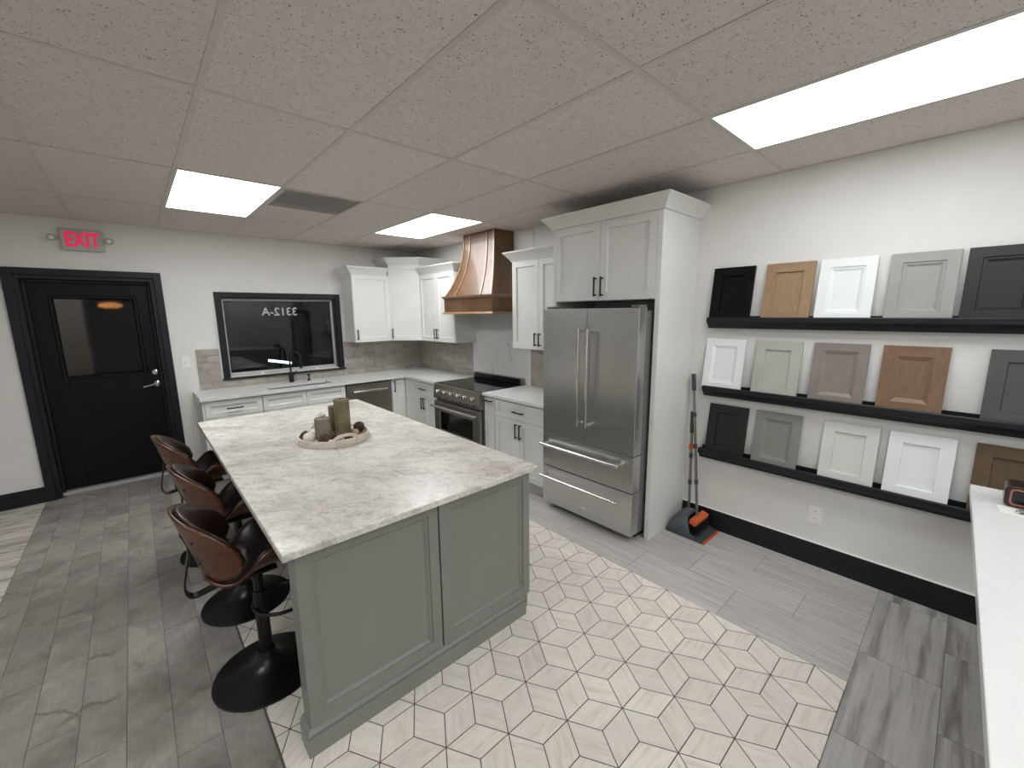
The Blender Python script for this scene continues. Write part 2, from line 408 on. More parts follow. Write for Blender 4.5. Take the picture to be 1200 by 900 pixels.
# ceiling: slab, tiles, grid bars
ceiling = one('ceiling', XL-.15, .15, YF-.15, .2, H+.03, H+.1, M['grid']); ceiling['kind'] = 'structure'
gx = [-2.985+.6065*k for k in range(-6, 6)]; gy = [-2.342-1.2285*k for k in range(-2, 6)]
gx = [XL]+[x for x in gx if XL+.05 < x < -.05]+[0]; gy = [0]+[y for y in gy if YF+.1 < y < -.05]+[YF]
cell_lights = {(-2.985, -1.1135): 0, (-1.1655, -1.1135): 1, (-1.1655, -4.799): 2, (-2.985, -6.0275): 3, (-4.8045, -3.5705): 3, (-4.8045, -6.0275): 3, (-1.1655, -7.256): 3}
hb = .0115
def ctile(x0, x1, y0, y1):
    MB().box(x0+hb, x1-hb, y0+hb, y1-hb, H+.003, H+.018).build('ceiling_tile', M['ceil_tile'], ceiling)
light_cells = []; vent_cell = None
for i in range(len(gx)-1):
    for j in range(len(gy)-1):
        x0, x1, y1, y0 = gx[i], gx[i+1], gy[j], gy[j+1]
        hit = [v for (a, b), v in cell_lights.items() if abs(a-x0) < .05 and abs(b-y1) < .05]
        if hit: light_cells.append((x0, x1, y0, y1, hit[0])); continue
        if abs(x0+2.3785) < .05 and abs(y1+1.1135) < .05:
            vent_cell = (x0, x1, y0, y0+.61); ctile(x0, x1, y0+.61, y1); continue
        ctile(x0, x1, y0, y1)
for x in gx[1:-1]: one('ceiling_grid_bar', x-.012, x+.012, YF, 0, H, H+.006, M['grid'], ceiling)
for y in gy[1:-1]:
    for i in range(len(gx)-1): one('ceiling_grid_bar', gx[i]+.012, gx[i+1]-.012, y-.012, y+.012, H, H+.006, M['grid'], ceiling)
one('ceiling_grid_bar', vent_cell[0]+.012, vent_cell[1]-.012, vent_cell[3]-.012, vent_cell[3]+.012, H, H+.006, M['grid'], ceiling)
one('ceiling_wall_angle', XL, 0, -.018, 0, H, H+.004, M['grid'], ceiling)
one('ceiling_wall_angle', -.018, 0, YF, -.018, H, H+.004, M['grid'], ceiling)

panel_light = [emit('lit_ceiling_panel', LIGHT_COL, LIGHT*d) for d in DIM]
llab = ['square-looking lit ceiling panel above the black window, left of the vent', 'lit ceiling panel in front of the brown range hood and corner cabinets',
        'long lit ceiling panel along the wall of door samples', None]
nl = 0
for x0, x1, y0, y1, k in light_cells:
    lab = llab[k]
    if lab is None:  # panels out of view, added so the room bounces more light
        lab = ['lit ceiling panel behind the viewer over the entry floor', 'lit ceiling panel on the far left of the room', 'lit ceiling panel in the far left rear of the room', 'lit ceiling panel behind the white counter'][nl]; nl += 1
    t = empty('ceiling_light', ((x0+x1)/2, (y0+y1)/2, H), lab, 'ceiling light', 'lit panels in the ceiling grid')
    fr = MB()
    a, b, c, d = x0+hb+.001, x1-hb-.001, y0+hb+.001, y1-hb-.001
    for q in ((a, a+.005, c, d), (b-.005, b, c, d), (a+.005, b-.005, c, c+.005), (a+.005, b-.005, d-.005, d)): fr.box(*q, H+.001, H+.02)
    fr.build('light_frame', M['plastic_white'], t)
    one('diffuser', a+.005, b-.005, c+.005, d-.005, H+.001, H+.012, panel_light[k], t)
x0, x1, y0, y1 = vent_cell
t = empty('ceiling_vent', ((x0+x1)/2, (y0+y1)/2, H), 'grey louvred return vent in the ceiling beside the lit panel', 'vent')
fr = MB()
for q in ((x0+.012, x0+.03, y0+.012, y1-.012), (x1-.03, x1-.012, y0+.012, y1-.012), (x0+.03, x1-.03, y0+.012, y0+.03), (x0+.03, x1-.03, y1-.03, y1-.012)): fr.box(*q, H-.003, H+.02)
fr.build('vent_frame', M['vent'], t)
one("vent_backing", x0+.03, x1-.03, y0+.03, y1-.03, H+.02, H+.026, M["vent"], t)
for k in range(22):
    yy = y0+.035+k*.0246
    MB(Matrix.Translation((0, yy+.01, H+.006)) @ Matrix.Rotation(.16, 4, 'X')).box(x0+.03, x1-.03, -.0105, .0105, -.001, .001).build('louvre', M['vent'], t)

# ------------------------------------------------------------------ floor
floor = one('floor', XL-.15, .15, YF-.15, .3, -.06, -.0025, M['subfloor']); floor['kind'] = 'structure'
XR0, XR1, YR = -3.06, -.985, -5.56
def clip(poly, x0, x1, y0, y1):
    def cut(P, f, isx, val):
        out = []
        for i in range(len(P)):
            a, b = P[i-1], P[i]; fa, fb = f(a), f(b)
            if (fa >= 0) != (fb >= 0):
                s = fa/(fa-fb); out.append((a[0]+(b[0]-a[0])*s, a[1]+(b[1]-a[1])*s))
            if fb >= 0: out.append(b)
        return out
    for f in (lambda p: p[0]-x0, lambda p: x1-p[0], lambda p: p[1]-y0, lambda p: y1-p[1]):
        poly = cut(poly, f, 0, 0)
        if len(poly) < 3: return []
    return poly
def area(P): return abs(sum(P[i-1][0]*P[i][1]-P[i][0]*P[i-1][1] for i in range(len(P))))/2
def tile(name, x0, x1, y0, y1, mat, gap=.0012, zt=0.0):
    return MB().box(x0+gap, x1-gap, y0+gap, y1-gap, -.008, zt).build(name, mat, floor)
# rhombus field (tumbling blocks): corners where six meet sit on a triangular lattice
a_ = .2588; cx_ = .2242; gap = .0023
six = {}
for i in range(0, 12):
    for j in range(-20, 8):
        six[(i, j)] = (-.9865-cx_*i, -4.3945+a_*j+(a_/2 if i % 2 else 0))
pts = list(six.values())
grout_bed = one('grout_bed', XR0, XR1, YR, -.9, -.0096, -.0012, M['grout'], floor)
rests = MB(); cnt = 0
base_mesh = {}
def rhomb(u, v):
    mx, my = (u[0]+v[0])/2, (u[1]+v[1])/2; dx, dy = v[0]-u[0], v[1]-u[1]; L = math.hypot(dx, dy); dx /= L; dy /= L
    hs = L/2-gap*2; ht = L/(2*math.sqrt(3))-gap*1.15
    full = [(mx+dx*hs, my+dy*hs), (mx-dy*ht, my+dx*ht), (mx-dx*hs, my-dy*hs), (mx+dy*ht, my-dx*ht)]
    return (mx, my), math.atan2(dy, dx), full, hs, ht
seen = set(); hidden = []
for (i, j), u in six.items():
    for v in pts:
        d = math.hypot(u[0]-v[0], u[1]-v[1])
        if not (.2 < d < .27): continue
        key = (round((u[0]+v[0])/2, 3), round((u[1]+v[1])/2, 3))
        if key in seen: continue
        seen.add(key)
        if u[1] > v[1]: uu, vv = v, u
        else: uu, vv = u, v
        (mx, my), ang, full, hs, ht = rhomb(uu, vv)
        P = clip(full, XR0+.002, XR1-.001, YR+.002, -.9)
        if len(P) < 3 or area(P) < 2e-4: continue
        under = (-2.63 < mx < -1.9 and -4.1 < my < -1.9)
        hid = under or my > -2.35 or (mx > -2.97 and my > -2.6 and mx < -1.8) or (mx > -1.8 and my > -2.75) or (-2.97 < mx < -2.6 and my > -4.15 and my > -2.6)
        if hid: rests.prism(P, -.008, 0); continue
        if abs(area(P)-area(full)) < 1e-6:
            if 'r' not in base_mesh:
                mb = MB().prism([(hs, 0), (0, ht), (-hs, 0), (0, -ht)], -.008, 0); me = mb.mesh('rhombus_tile'); me.materials.append(M['rhomb']); base_mesh['r'] = me
            o = bpy.data.objects.new('rhombus_tile', base_mesh['r']); C.objects.link(o); o.parent = floor
            o.location = Vector((mx, my, 0))-WL[floor]; o.rotation_euler = (0, 0, ang+.52)
            o.rotation_euler = (0, 0, ang)
        else: MB().prism(P, -.008, 0).build('rhombus_tile', M['rhomb'], floor)
        cnt += 1
# cut slivers along the right edge of the rhombus field
o = rests.build('rhombus_tile_field', M['rhomb'], floor); o['kind'] = 'stuff'
tile('edge_strip', XR0-.006, XR0+.001, YR, -.0, M['grout'], 0)
# striated tiles, 0.305 x 0.61, running along y
for k, (xa, xb, ph) in enumerate(((-.985, -.68, 0), (-.68, -.375, .305), (-.375, -.07, 0), (-.07, -.001, .305))):
    y = -4.343+ph+.61*6
    while y > YR+.01:
        y1, y0 = min(y, -.01), max(y-.61, YR)
        if y1-y0 > .01 and y1 > -5.56 and y0 < -.02: tile('striated_tile', xa, xb, y0, y1, M['striated'])
        y -= .61
# veined tiles in front, running along x
row = 0; y = YR
while y > -7.4:
    xx = -.1+(.305 if row % 2 else 0)
    x = .51+ (0 if row % 2 == 0 else .3)
    while x > -3.06:
        xb, xa = min(x, -.001), max(x-.61, -3.06)
        if xb-xa > .01: tile('veined_tile', xa, xb, y-.3, y, M['veined'])
        x -= .61
    y -= .3; row += 1
# grey planks along y between the pale tile and the rhombus field
offs = [-3.70, -3.59, -3.83, -3.18, -3.60, -3.38, -2.945, -2.475]
xs = [-3.066-.1515*k for k in range(8)]
offs = [-3.45, -3.83, -3.18, -3.60, -3.376, -2.945, -2.475]
for k in range(7):
    xb, xa = xs[k], (xs[k+1] if k < 6 else -4.105)
    y = offs[k]+.915*5
    while y > -7.5:
        y1, y0 = min(y, .18), max(y-.915, -7.5)
        if k >= 0 and y1-y0 > .01 and y0 < .17:
            if y1 > 0.0 and not (-4.04 < (xa+xb)/2 < -3.075): y1 = -.001
            if y1-y0 > .01: tile('plank', xa, xb, y0, y1, M['plank'])
        y -= .915
# pale tiles at the far left, running along x
y = -.05+.31; row = 0
while y > -5.2:
    x = -4.106-(0 if row % 2 == 0 else -.3)
    while x > XL:
        xb, xa = min(x, -4.106), max(x-.61, XL); y1, y0 = min(y, -.001), y-.31
        if xb-xa > .01 and y1-y0 > .01: tile('pale_tile', xa, xb, y0, y1, M['light_tile'])
        x -= .61
    y -= .31; row += 1

# ------------------------------------------------------------------ door and window in the back wall
door = empty('door_1', (-3.56, 0, 0), kind='structure')
cs = MB().box(-4.097, -4.035, -.02, 0, 0, 2.18).box(-3.078, -3.015, -.02, 0, 0, 2.18).box(-4.035, -3.078, -.02, 0, 2.118, 2.18)
cs.build('door_casing', M['black_trim'], door, .004)
jb = MB().box(-4.04, -4.0, 0, .2, 0, 2.12).box(-3.112, -3.075, 0, .2, 0, 2.12).box(-4.0, -3.112, 0, .2, 2.085, 2.12)
jb.box(-4.0, -3.976, .075, .115, 0, 2.085).box(-3.136, -3.112, .075, .115, 0, 2.085).box(-3.976, -3.136, .075, .115, 2.061, 2.085)
jb.build('door_jamb', M['black_trim'], door, .003)
lf = MB()
LX0, LX1, LY0, LY1 = -3.998, -3.114, .12, .165
gx0, gx1, gz0, gz1 = -3.82, -3.265, 1.165, 1.91
lf.box(LX0, gx0, LY0, LY1, .04, 2.083).box(gx1, LX1, LY0, LY1, .04, 2.083).box(gx0, gx1, LY0, LY1, .04, gz0).box(gx0, gx1, LY0, LY1, gz1, 2.083)
leaf = lf.build('door_leaf', M['door_black'], door, .002)
md = MB(frame_m((gx0-.035, LY0, gz0-.035), (1, 0, 0), (0, 0, 1), (0, -1, 0)))
md.rects(gx1-gx0+.07, gz1-gz0+.07, [(0, 0), (.006, .012), (.026, .012), (.035, .002), (.035, -.02)], False, False).build('glass_stop', M['door_black'], leaf)
one('door_pane', gx0, gx1, .14, .146, gz0, gz1, M['glass_door'], leaf)
lv = MB().lathe([(.0, 0), (.03, 0), (.03, .008), (.014, .014), (.012, .05), (0, .05)], M=frame_m((-3.165, LY0, 1.02), (1, 0, 0), (0, 0, 1), (0, -1, 0)))
lv.tube([(-3.165, LY0-.045, 1.02), (-3.2, LY0-.047, 1.018), (-3.285, LY0-.045, 1.0)], .011, 10)
lv.build('lever_handle', M['chrome'], leaf, smooth=40)
MB().lathe([(0, 0), (.03, 0), (.032, .01), (.022, .018), (.012, .02), (.01, .035), (0, .035)], M=frame_m((-3.165, LY0, 1.145), (1, 0, 0), (0, 0, 1), (0, -1, 0))).build('deadbolt', M['chrome'], leaf, smooth=40)
one('threshold', -4.0, -3.112, .06, .2, 0, .03, M['alu'], door, .004)

win = empty('window_1', (-1.9, 0, 1), kind='structure')
cs = MB().box(-2.582, -2.52, -.02, 0, 1.02, 2.001).box(-1.26, -1.198, -.02, 0, 1.02, 2.001).box(-2.52, -1.26, -.02, 0, 1.94, 2.001)
cs.build('window_casing', M['black_trim'], win, .003)
one('window_sill', -2.595, -1.185, -.035, .0, 1.0, 1.02, M['black_metal'], win, .003)
jb = MB().box(-2.525, -2.513, 0, .16, 1.02, 1.945).box(-1.267, -1.255, 0, .16, 1.02, 1.945).box(-2.513, -1.267, 0, .16, 1.933, 1.945).box(-2.513, -1.267, 0, .16, 1.01, 1.022)
jb.build('window_jamb', M['black_trim'], win)
al = MB(frame_m((-2.513, .1, 1.022), (1, 0, 0), (0, 0, 1), (0, -1, 0)))
w_, h_ = 1.246, .911
for q in ((0, .022, 0, h_), (w_-.03, w_, 0, h_), (.022, w_-.03, 0, .045), (.022, w_-.03, h_-.026, h_)): al.box(*q, -.02, .022)
al.build('window_frame', M['alu'], win, .003)
pane = one('window_pane', -2.495, -1.29, .097, .103, 1.06, 1.912, M['glass'], win)
for x in (-2.17, -1.53): one('window_latch', x-.015, x+.015, .065, .079, 1.023, 1.045, M['plastic_white'], win, .002)
def text_mesh(name, s, size, mat, parent, Mx, extrude=.001):
    cu = bpy.data.curves.new(name, 'FONT'); cu.body = s; cu.size = size; cu.align_x = 'CENTER'; cu.extrude = extrude; cu.offset = size*(.03 if s == 'EXIT' else .014)
    tmp = bpy.data.objects.new(name, cu); C.objects.link(tmp)
    dg = bpy.context.evaluated_depsgraph_get(); me = bpy.data.meshes.new_from_object(tmp.evaluated_get(dg))
    bpy.data.objects.remove(tmp); me.transform(Mx); me.materials.clear(); me.materials.append(mat)
    mb = MB(); mb.v = [v.co.copy() for v in me.vertices]; mb.f = [tuple(p.vertices) for p in me.polygons]
    return mb.build(name, mat, parent)
M['decal'] = paint('silver_vinyl', 'b9bcbf', .5, .02)
text_mesh('house_number', '3312-A', .135, M['decal'], win, frame_m((-1.905, .095, 1.735), (-1, 0, 0), (0, 0, 1), (0, 1, 0)), .0008)

# ------------------------------------------------------------------ backsplash tiles and range slab on the walls
def splash(parent, lo, hi, fixed, along_x, z0, z1, holes=()):
    rows = 6; hgt = (z1-z0)/rows
    for r in range(rows):
        za, zb = z0+r*hgt, z0+(r+1)*hgt; s = hi+(.15 if r % 2 else 0)
        while s > lo:
            a, b = max(s-.3, lo), min(s, hi); s -= .3
            segs = [(a, b)]
            for h0, h1, hz in holes:
                if zb > hz+.01: segs = [q for p in segs for q in ((p[0], min(p[1], h0)), (max(p[0], h1), p[1])) if q[1]-q[0] > .012]
            for p, q in segs:
                if q-p < .012: continue
                g = .0018
                if along_x: MB().box(p+g, q-g, -.008, 0, za+g, min(zb, z1)-g).build('backsplash_tile', M['splash'], parent)
                else: MB().box(-.008, 0, p+g, q-g, za+g, zb-g).build('backsplash_tile', M['splash'], parent)
splash(wall_back, -2.815, -.009, 0, True, .9145, 1.369, ((-2.596, -1.184, .99),))
splash(wall_right, -1.374, -.009, 0, False, .9145, 1.369)
splash(wall_right, -3.268, -2.452, 0, False, .9145, 1.369)
rs = one('range_backsplash_slab', -.014, 0, -2.449, -1.377, .9145, 1.76, M['slab'], wall_right); 

# ------------------------------------------------------------------ cabinet doors, pulls, crowns
def bar_pull(parent, Mx, u, v, ln, vert, mat=None, name='bar_pull'):
    mat = mat or M['black_metal']; mb = MB(Mx); r = .0055; st = .03
    if vert:
        mb.box(u-r, u+r, v-ln/2, v+ln/2, st-r, st+r)
        for s in (-1, 1): mb.box(u-r, u+r, v+s*(ln/2-.012)-r, v+s*(ln/2-.012)+r, 0, st)
    else:
        mb.box(u-ln/2, u+ln/2, v-r, v+r, st-r, st+r)
        for s in (-1, 1): mb.box(u+s*(ln/2-.012)-r, u+s*(ln/2-.012)+r, v-r, v+r, 0, st)
    return mb.build(name, mat, parent, .0015)
def door_panel(parent, name, O, U, Nn, w, h, mat, rail=.057, t=.02, style='shaker', pull=None, V=(0, 0, 1), pmat=None, pname='panel'):
    Mx = frame_m(O, U, V, Nn); mb = MB(Mx)
    if style == 'shaker':
        mb.rects(w, h, [(0, 0), (0, t-.0015), (.0015, t), (rail, t), (rail+.004, t-.012), (rail+.004, .002)], False, False)
        fr = mb.build(name, mat, parent)
        MB(Mx).rects(w, h, [(rail-.004, .001), (rail-.004, t-.0122)]).build(pname, pmat or mat, fr)
    elif style == 'bead':
        mb.rects(w, h, [(0, 0), (0, t-.002), (.002, t), (rail, t), (rail+.002, t-.007), (rail+.011, t-.007), (rail+.023, t-.016), (rail+.023, .002)], False, False)
        fr = mb.build(name, mat, parent)
        MB(Mx).rects(w, h, [(rail+.016, .001), (rail+.016, t-.0162)]).build(pname, pmat or mat, fr)
    elif style == 'raised':
        mb.rects(w, h, [(0, 0), (0, t-.0015), (.0015, t), (rail-.012, t), (rail-.010, t-.002), (rail+.009, t-.012), (rail+.009, .002)], False, False)
        fr = mb.build(name, mat, parent)
        MB(Mx).rects(w, h, [(rail+.002, .001), (rail+.002, t-.0122)]).build(pname, pmat or mat, fr)
    elif style == 'slab':
        fr = mb.rects(w, h, [(0, 0), (0, t-.0015), (.0015, t)]).build(name, mat, parent)
    if pull:
        for p in (pull if isinstance(pull, list) else [pull]): bar_pull(fr, Mx @ Matrix.Translation((0, 0, t)), *p)
    return fr
CROWN = [(0, 0), (.012, 0), (.014, .008), (.026, .026), (.045, .050), (.070, .078), (.074, .080), (.074, .092), (0, .092)]

# ---- base cabinets
def base_cab(name, label, body, toe, mat=None):
    x0, x1, y0, y1 = body; t = empty(name, ((x0+x1)/2, (y0+y1)/2, 0), label, 'cabinet', None)
    one('cabinet_box', x0, x1, y0, y1, .105, .882, mat or M['cab'], t)
    one('toe_kick', *toe, 0, .105, M['cab'], t); return t
FA, FB = -.605, -.605
# A run, faces -y
t = base_cab('base_cabinet', 'white base cabinet with one drawer at the end beside the black door', (-2.872, -2.337, FA, -.002), (-2.872, -2.337, -.54, -.002))
one('end_panel', -2.874, -2.856, -.625, -.002, 0, .882, M['cab'], t)
door_panel(t, 'drawer', (-2.852, FA, .70), (1, 0, 0), (0, -1, 0), .512, .168, M['cab'], .048, pull=(.256, .084, .15, False))
for k in (0, 1): door_panel(t, 'door', (-2.852+.257*k, FA, .115), (1, 0, 0), (0, -1, 0), .254, .58, M['cab'], .057, pull=((.226, .028)[k], .48, .13, True))
t = base_cab('sink_base_cabinet', 'white sink base cabinet with two plain false drawer fronts', (-2.335, -1.432, FA, -.002), (-2.335, -1.432, -.54, -.002))
# hollow the box top so that the sink bowl hangs free inside
for ch in list(t.children):
    if ch.name.startswith('cabinet_box'): bpy.data.objects.remove(ch)
MB().box(-2.335, -2.317, FA, -.002, .105, .882).box(-1.45, -1.432, FA, -.002, .105, .882).box(-2.317, -1.45, -.02, -.002, .105, .882).box(-2.317, -1.45, FA, -.02, .105, .123).box(-2.317, -1.45, FA, FA+.018, .123, .882).build('cabinet_box', M['cab'], t)
for k in (0, 1):
    door_panel(t, 'false_drawer', (-2.331+.449*k, FA, .70), (1, 0, 0), (0, -1, 0), .446, .168, M['cab'], .048)
    door_panel(t, 'door', (-2.331+.449*k, FA, .115), (1, 0, 0), (0, -1, 0), .446, .58, M['cab'], .057, pull=((.418, .028)[k], .48, .13, True))
# dishwasher
t = empty('dishwasher', (-1.12, -.33, 0), 'stainless steel dishwasher under the counter left of the corner', 'dishwasher')
one('dishwasher_case', -1.428, -.826, -.58, -.03, .1, .875, M['dark_gap'], t)
one('toe_plate', -1.425, -.829, -.56, -.5, .0, .1, M['dark_gap'], t)
dd = one('dishwasher_door', -1.421, -.83, -.625, -.58, .105, .862, M['steel_h'], t, .004)
hb_ = MB().cyl((-1.345, -.665, .775), (-.905, -.665, .775), .014, 12)
for x in (-1.33, -.92): hb_.box(x-.01, x+.01, -.665, -.625, .768, .782)
hb_.build('dishwasher_handle', M['steel_handle'], dd, smooth=40)
# corner unit
t = empty('corner_base_cabinet', (-.4, -.4, 0), 'white corner base cabinet with folding door where the counters meet', 'cabinet')
MB().prism([(-.002, -.002), (-.822, -.002), (-.822, FA), (FB, FA), (FB, -.772), (-.002, -.772)], .105, .882).build('cabinet_box', M['cab'], t)
MB().prism([(-.002, -.002), (-.822, -.002), (-.822, -.54), (-.54, -.54), (-.54, -.772), (-.002, -.772)], 0, .105).build('toe_kick', M['cab'], t)
door_panel(t, 'door', (-.818, FA, .115), (1, 0, 0), (0, -1, 0), .188, .753, M['cab'], .045, pull=(.03, .665, .15, True))
door_panel(t, 'door', (FB, -.632, .115), (0, -1, 0), (-1, 0, 0), .136, .753, M['cab'], .045)
# B run, faces -x; U = -y so that u grows to the viewer's right
def b_unit(name, label, y0, y1):     # y0 > y1
    return base_cab(name, label, (FB, -.002, y1, y0), (-.54, -.002, y1, y0))
UB, NB = (0, -1, 0), (-1, 0, 0)
t = b_unit('base_cabinet', 'white base cabinet with a drawer over two doors left of the range', -.774, -1.447)
door_panel(t, 'drawer', (FB, -.778, .70), UB, NB, .664, .168, M['cab'], .048, pull=(.332, .084, .15, False))
for k in (0, 1): door_panel(t, 'door', (FB, -.778-.333*k, .115), UB, NB, .331, .58, M['cab'], .057, pull=((.303, .028)[k], .48, .15, True))
t = b_unit('pullout_cabinet', 'narrow white pull-out cabinet right beside the range', -2.364, -2.534)
door_panel(t, 'door', (FB, -2.367, .115), UB, NB, .164, .753, M['cab'], .04, pull=(.082, .722, .12, False))
t = b_unit('base_cabinet', 'white base cabinet with a drawer over two doors beside the refrigerator', -2.536, -3.268)
door_panel(t, 'drawer', (FB, -2.541, .70), UB, NB, .722, .168, M['cab'], .048, pull=(.361, .084, .15, False))
for k in (0, 1): door_panel(t, 'door', (FB, -2.541-.362*k, .115), UB, NB, .36, .58, M['cab'], .057, pull=((.332, .028)[k], .48, .15, True))

# ---- worktops
SX0, SX1, SY0, SY1 = -2.246, -1.553, -.54, -.275
ct = MB().box(-2.884, SX0, -.652, -.001, .884, .914).box(SX0, SX1, -.652, SY0, .884, .914).box(SX0, SX1, SY1, -.001, .884, .914).box(SX1, -.001, -.652, -.001, .884, .914)
ct.box(-.652, -.001, -1.449, -.652, .884, .914)
ct = ct.build('countertop', M['quartz']); tag(ct, 'white quartz countertop running around the corner under the black window', 'countertop')
ct = one('countertop', -.652, -.001, -3.268, -2.363, .884, .914, M['quartz'], bevel=.002); tag(ct, 'short white quartz countertop between the range and the refrigerator', 'countertop')
sk = MB(); e = .002
sk.box(SX0-e, SX1+e, SY0-e, SY0+.004, .70, .884).box(SX0-e, SX1+e, SY1-.004, SY1+e, .70, .884).box(SX0-e, SX0+.004, SY0, SY1, .70, .884).box(SX1-.004, SX1+e, SY0, SY1, .70, .884).box(SX0-e, SX1+e, SY0-e, SY1+e, .69, .70)
sk = sk.build('bowl', M['steel_h']); tsk = empty('sink', (-1.9, -.41, .69), 'undermount steel sink bowl below the black window', 'sink'); sk.parent = tsk; sk.location = WL[sk]-WL[tsk]
MB().lathe([(0, 0), (.04, 0), (.045, .004), (.02, .003), (0, .001)], (-1.9, -.4, .70)).build('drain', M['chrome'], tsk, smooth=40)
# faucet
t = empty('faucet', (-1.905, -.13, .914), 'matte black gooseneck faucet behind the sink', 'faucet')
MB().lathe([(0, 0), (.027, 0), (.027, .12), (.022, .13), (0, .13)], (-1.905, -.13, .914), 20).build('faucet_body', M['black_metal'], t, smooth=40)
P = [(-1.905, -.13, 1.04), (-1.905, -.13, 1.2)]
for k in range(0, 11):
    a = PI*k/10; P.append((-1.905+.045*(1-math.cos(a)), -.13-.06*(1-math.cos(a)), 1.225+.075*math.sin(a)))
P += [(-1.815, -.25, 1.16)]
MB().tube(P, .0105, 10).build('spout', M['black_metal'], t, smooth=60)
MB().cyl((-1.815, -.25, 1.165), (-1.815, -.25, 1.09), .015, 14, r2=.018).build('spray_head', M['black_metal'], t, smooth=40)
MB().cyl((-1.88, -.13, 1.0), (-1.84, -.14, 1.05), .007, 10).build('faucet_lever', M['black_metal'], t, smooth=40)
t = empty('soap_dispenser', (-1.705, -.14, .914), 'small black soap dispenser pump beside the faucet', 'soap dispenser')
MB().lathe([(0, 0), (.02, 0), (.02, .015), (.009, .02), (.009, .06), (.016, .062), (.016, .078), (0, .08)], (-1.705, -.14, .914), 16).build('pump', M['black_metal'], t, smooth=40)
MB().cyl((-1.705, -.14, .986), (-1.705, -.2, .982), .006, 8).build('nozzle', M['black_metal'], t, smooth=40)

# ---- wall cabinets
t = empty('wall_cabinet', (-.89, -.16, 1.37), 'white single door wall cabinet right of the black window', 'cabinet')
one('cabinet_box', -1.15, -.637, -.32, -.009, 1.37, 2.255, M['cab'], t)
one('cabinet_back_rail', -1.15, -.637, -.009, -.001, 1.37, 2.255, M['cab'], t)
door_panel(t, 'door', (-1.147, -.32, 1.373), (1, 0, 0), (0, -1, 0), .508, .875, M['cab'], .06, pull=(.03, .10, .13, True))
sweep([(-1.15, -.001), (-1.15, -.332), (-.668, -.332)], CROWN, 2.25).build('crown_moulding', M['cab'], t)
t = empty('corner_wall_cabinet', (-.3, -.3, 1.37), 'tall white diagonal wall cabinet in the corner, rising above its neighbours', 'cabinet')
MB().prism([(-.001, -.001), (-.633, -.001), (-.633, -.325), (-.325, -.62), (-.001, -.62)], 1.37, 2.395).build('cabinet_box', M['cab'], t)
dv = Vector((.308, -.295, 0)); dl = dv.length; du = dv/dl; dn = Vector((du.y, -du.x, 0))
door_panel(t, 'door', Vector((-.633, -.325, 1.373))+du*.004, du, dn, dl-.008, 1.015, M['cab'], .058, pull=(.03, .10, .13, True))
sweep([(-.633, -.001), (-.633, -.334), (-.334, -.62), (-.001, -.62)], CROWN, 2.39).build('crown_moulding', M['cab'], t)
def b_wall(name, label, y0, y1, open_left, open_right):
    t = empty(name, (-.16, (y0+y1)/2, 1.37), label, 'cabinet')
    one('cabinet_box', -.32, -.015, y1, y0, 1.37, 2.255, M['cab'], t)
    one('cabinet_back_rail', -.015, -.001, y1, y0, 1.77, 2.255, M['cab'], t)
    w = (y0-y1-.009)/2
    for k in (0, 1): door_panel(t, 'door', (-.32, y0-.003-(w+.003)*k, 1.373), UB, NB, w, .875, M['cab'], .06, pull=((w-.028, .028)[k], .10, .13, True))
    path = ([(-.001, y0)] if open_left else [])+[(-.332, y0 if open_left else y0-.03), (-.332, y1)]+([(-.001, y1)] if open_right else [])
    sweep(path, CROWN, 2.25).build('crown_moulding', M['cab'], t); return t
b_wall('wall_cabinet', 'white two door wall cabinet left of the brown range hood', -.624, -1.453, False, True)
b_wall('wall_cabinet', 'white two door wall cabinet between the range hood and the refrigerator', -2.506, -3.265, True, False)

# ---- range
t = empty('range_cooker', (-.34, -1.907, 0), 'stainless steel range with black glass top below the brown hood', 'range')
Y0, Y1 = -1.452, -2.36
one('range_body', -.64, -.02, Y1, Y0, .09, .896, M['steel_h'], t)
MB().box(-.6, -.05, Y1+.02, Y0-.02, 0, .09).build('range_base', M['dark_gap'], t)
one('cooktop', -.655, -.075, Y1, Y0, .896, .917, M['glass_black'], t, .003)
MB().prism([(-.685, .735), (-.69, .76), (-.672, .905), (-.640, .915), (-.640, .735)], 0, Y0-Y1, M=frame_m((0, Y0, 0), (1, 0, 0), (0, 0, 1), (0, -1, 0))).build('control_panel', M['steel_h'], t, .003)
for k, yy in enumerate((-1.56, -1.70, -1.83, -1.97, -2.10, -2.24)):
    Mk = frame_m((-.682, yy, .822), (0, 1, 0), (.12, 0, 1), (-1, 0, .12))
    kb = MB().lathe([(0, 0), (.030, 0), (.030, .006), (.024, .008), (.022, .035), (.019, .04), (0, .04)], seg=18, M=Mk).build('knob', M['steel_handle'], t, smooth=40)
    MB(Mk).box(-.0025, .0025, -.02, .02, .04, .045).build('knob_marker', M['black_metal'], kb)
    MB().lathe([(0, 0), (.009, 0), (.009, .006), (0, .007)], seg=10, M=frame_m((-.688, yy-.04, .757), (0, 1, 0), (0, 0, 1), (-1, 0, 0))).build('indicator', M['black_metal'], t)
ov = MB(frame_m((-.645, Y0-.012, .25), UB, (0, 0, 1), NB)); ow, oh = Y0-Y1-.024, .455
ov.rects(ow, oh, [(0, 0), (0, .04), (.003, .043), (.115, .043), (.118, .036), (.118, .0)], False, False)
od = ov.build('oven_door', M['steel_h'], t)
MB(frame_m((-.645, Y0-.012, .25), UB, (0, 0, 1), NB)).rects(ow, oh, [(.112, .002), (.112, .032)]).build('oven_window', M['glass_black'], od)
hb_ = MB().cyl((-.745, Y0-.03, .655), (-.745, Y1+.03, .655), .014, 12)
for yy in (Y0-.05, Y1+.05): hb_.box(-.745, -.686, yy-.012, yy+.012, .644, .666)
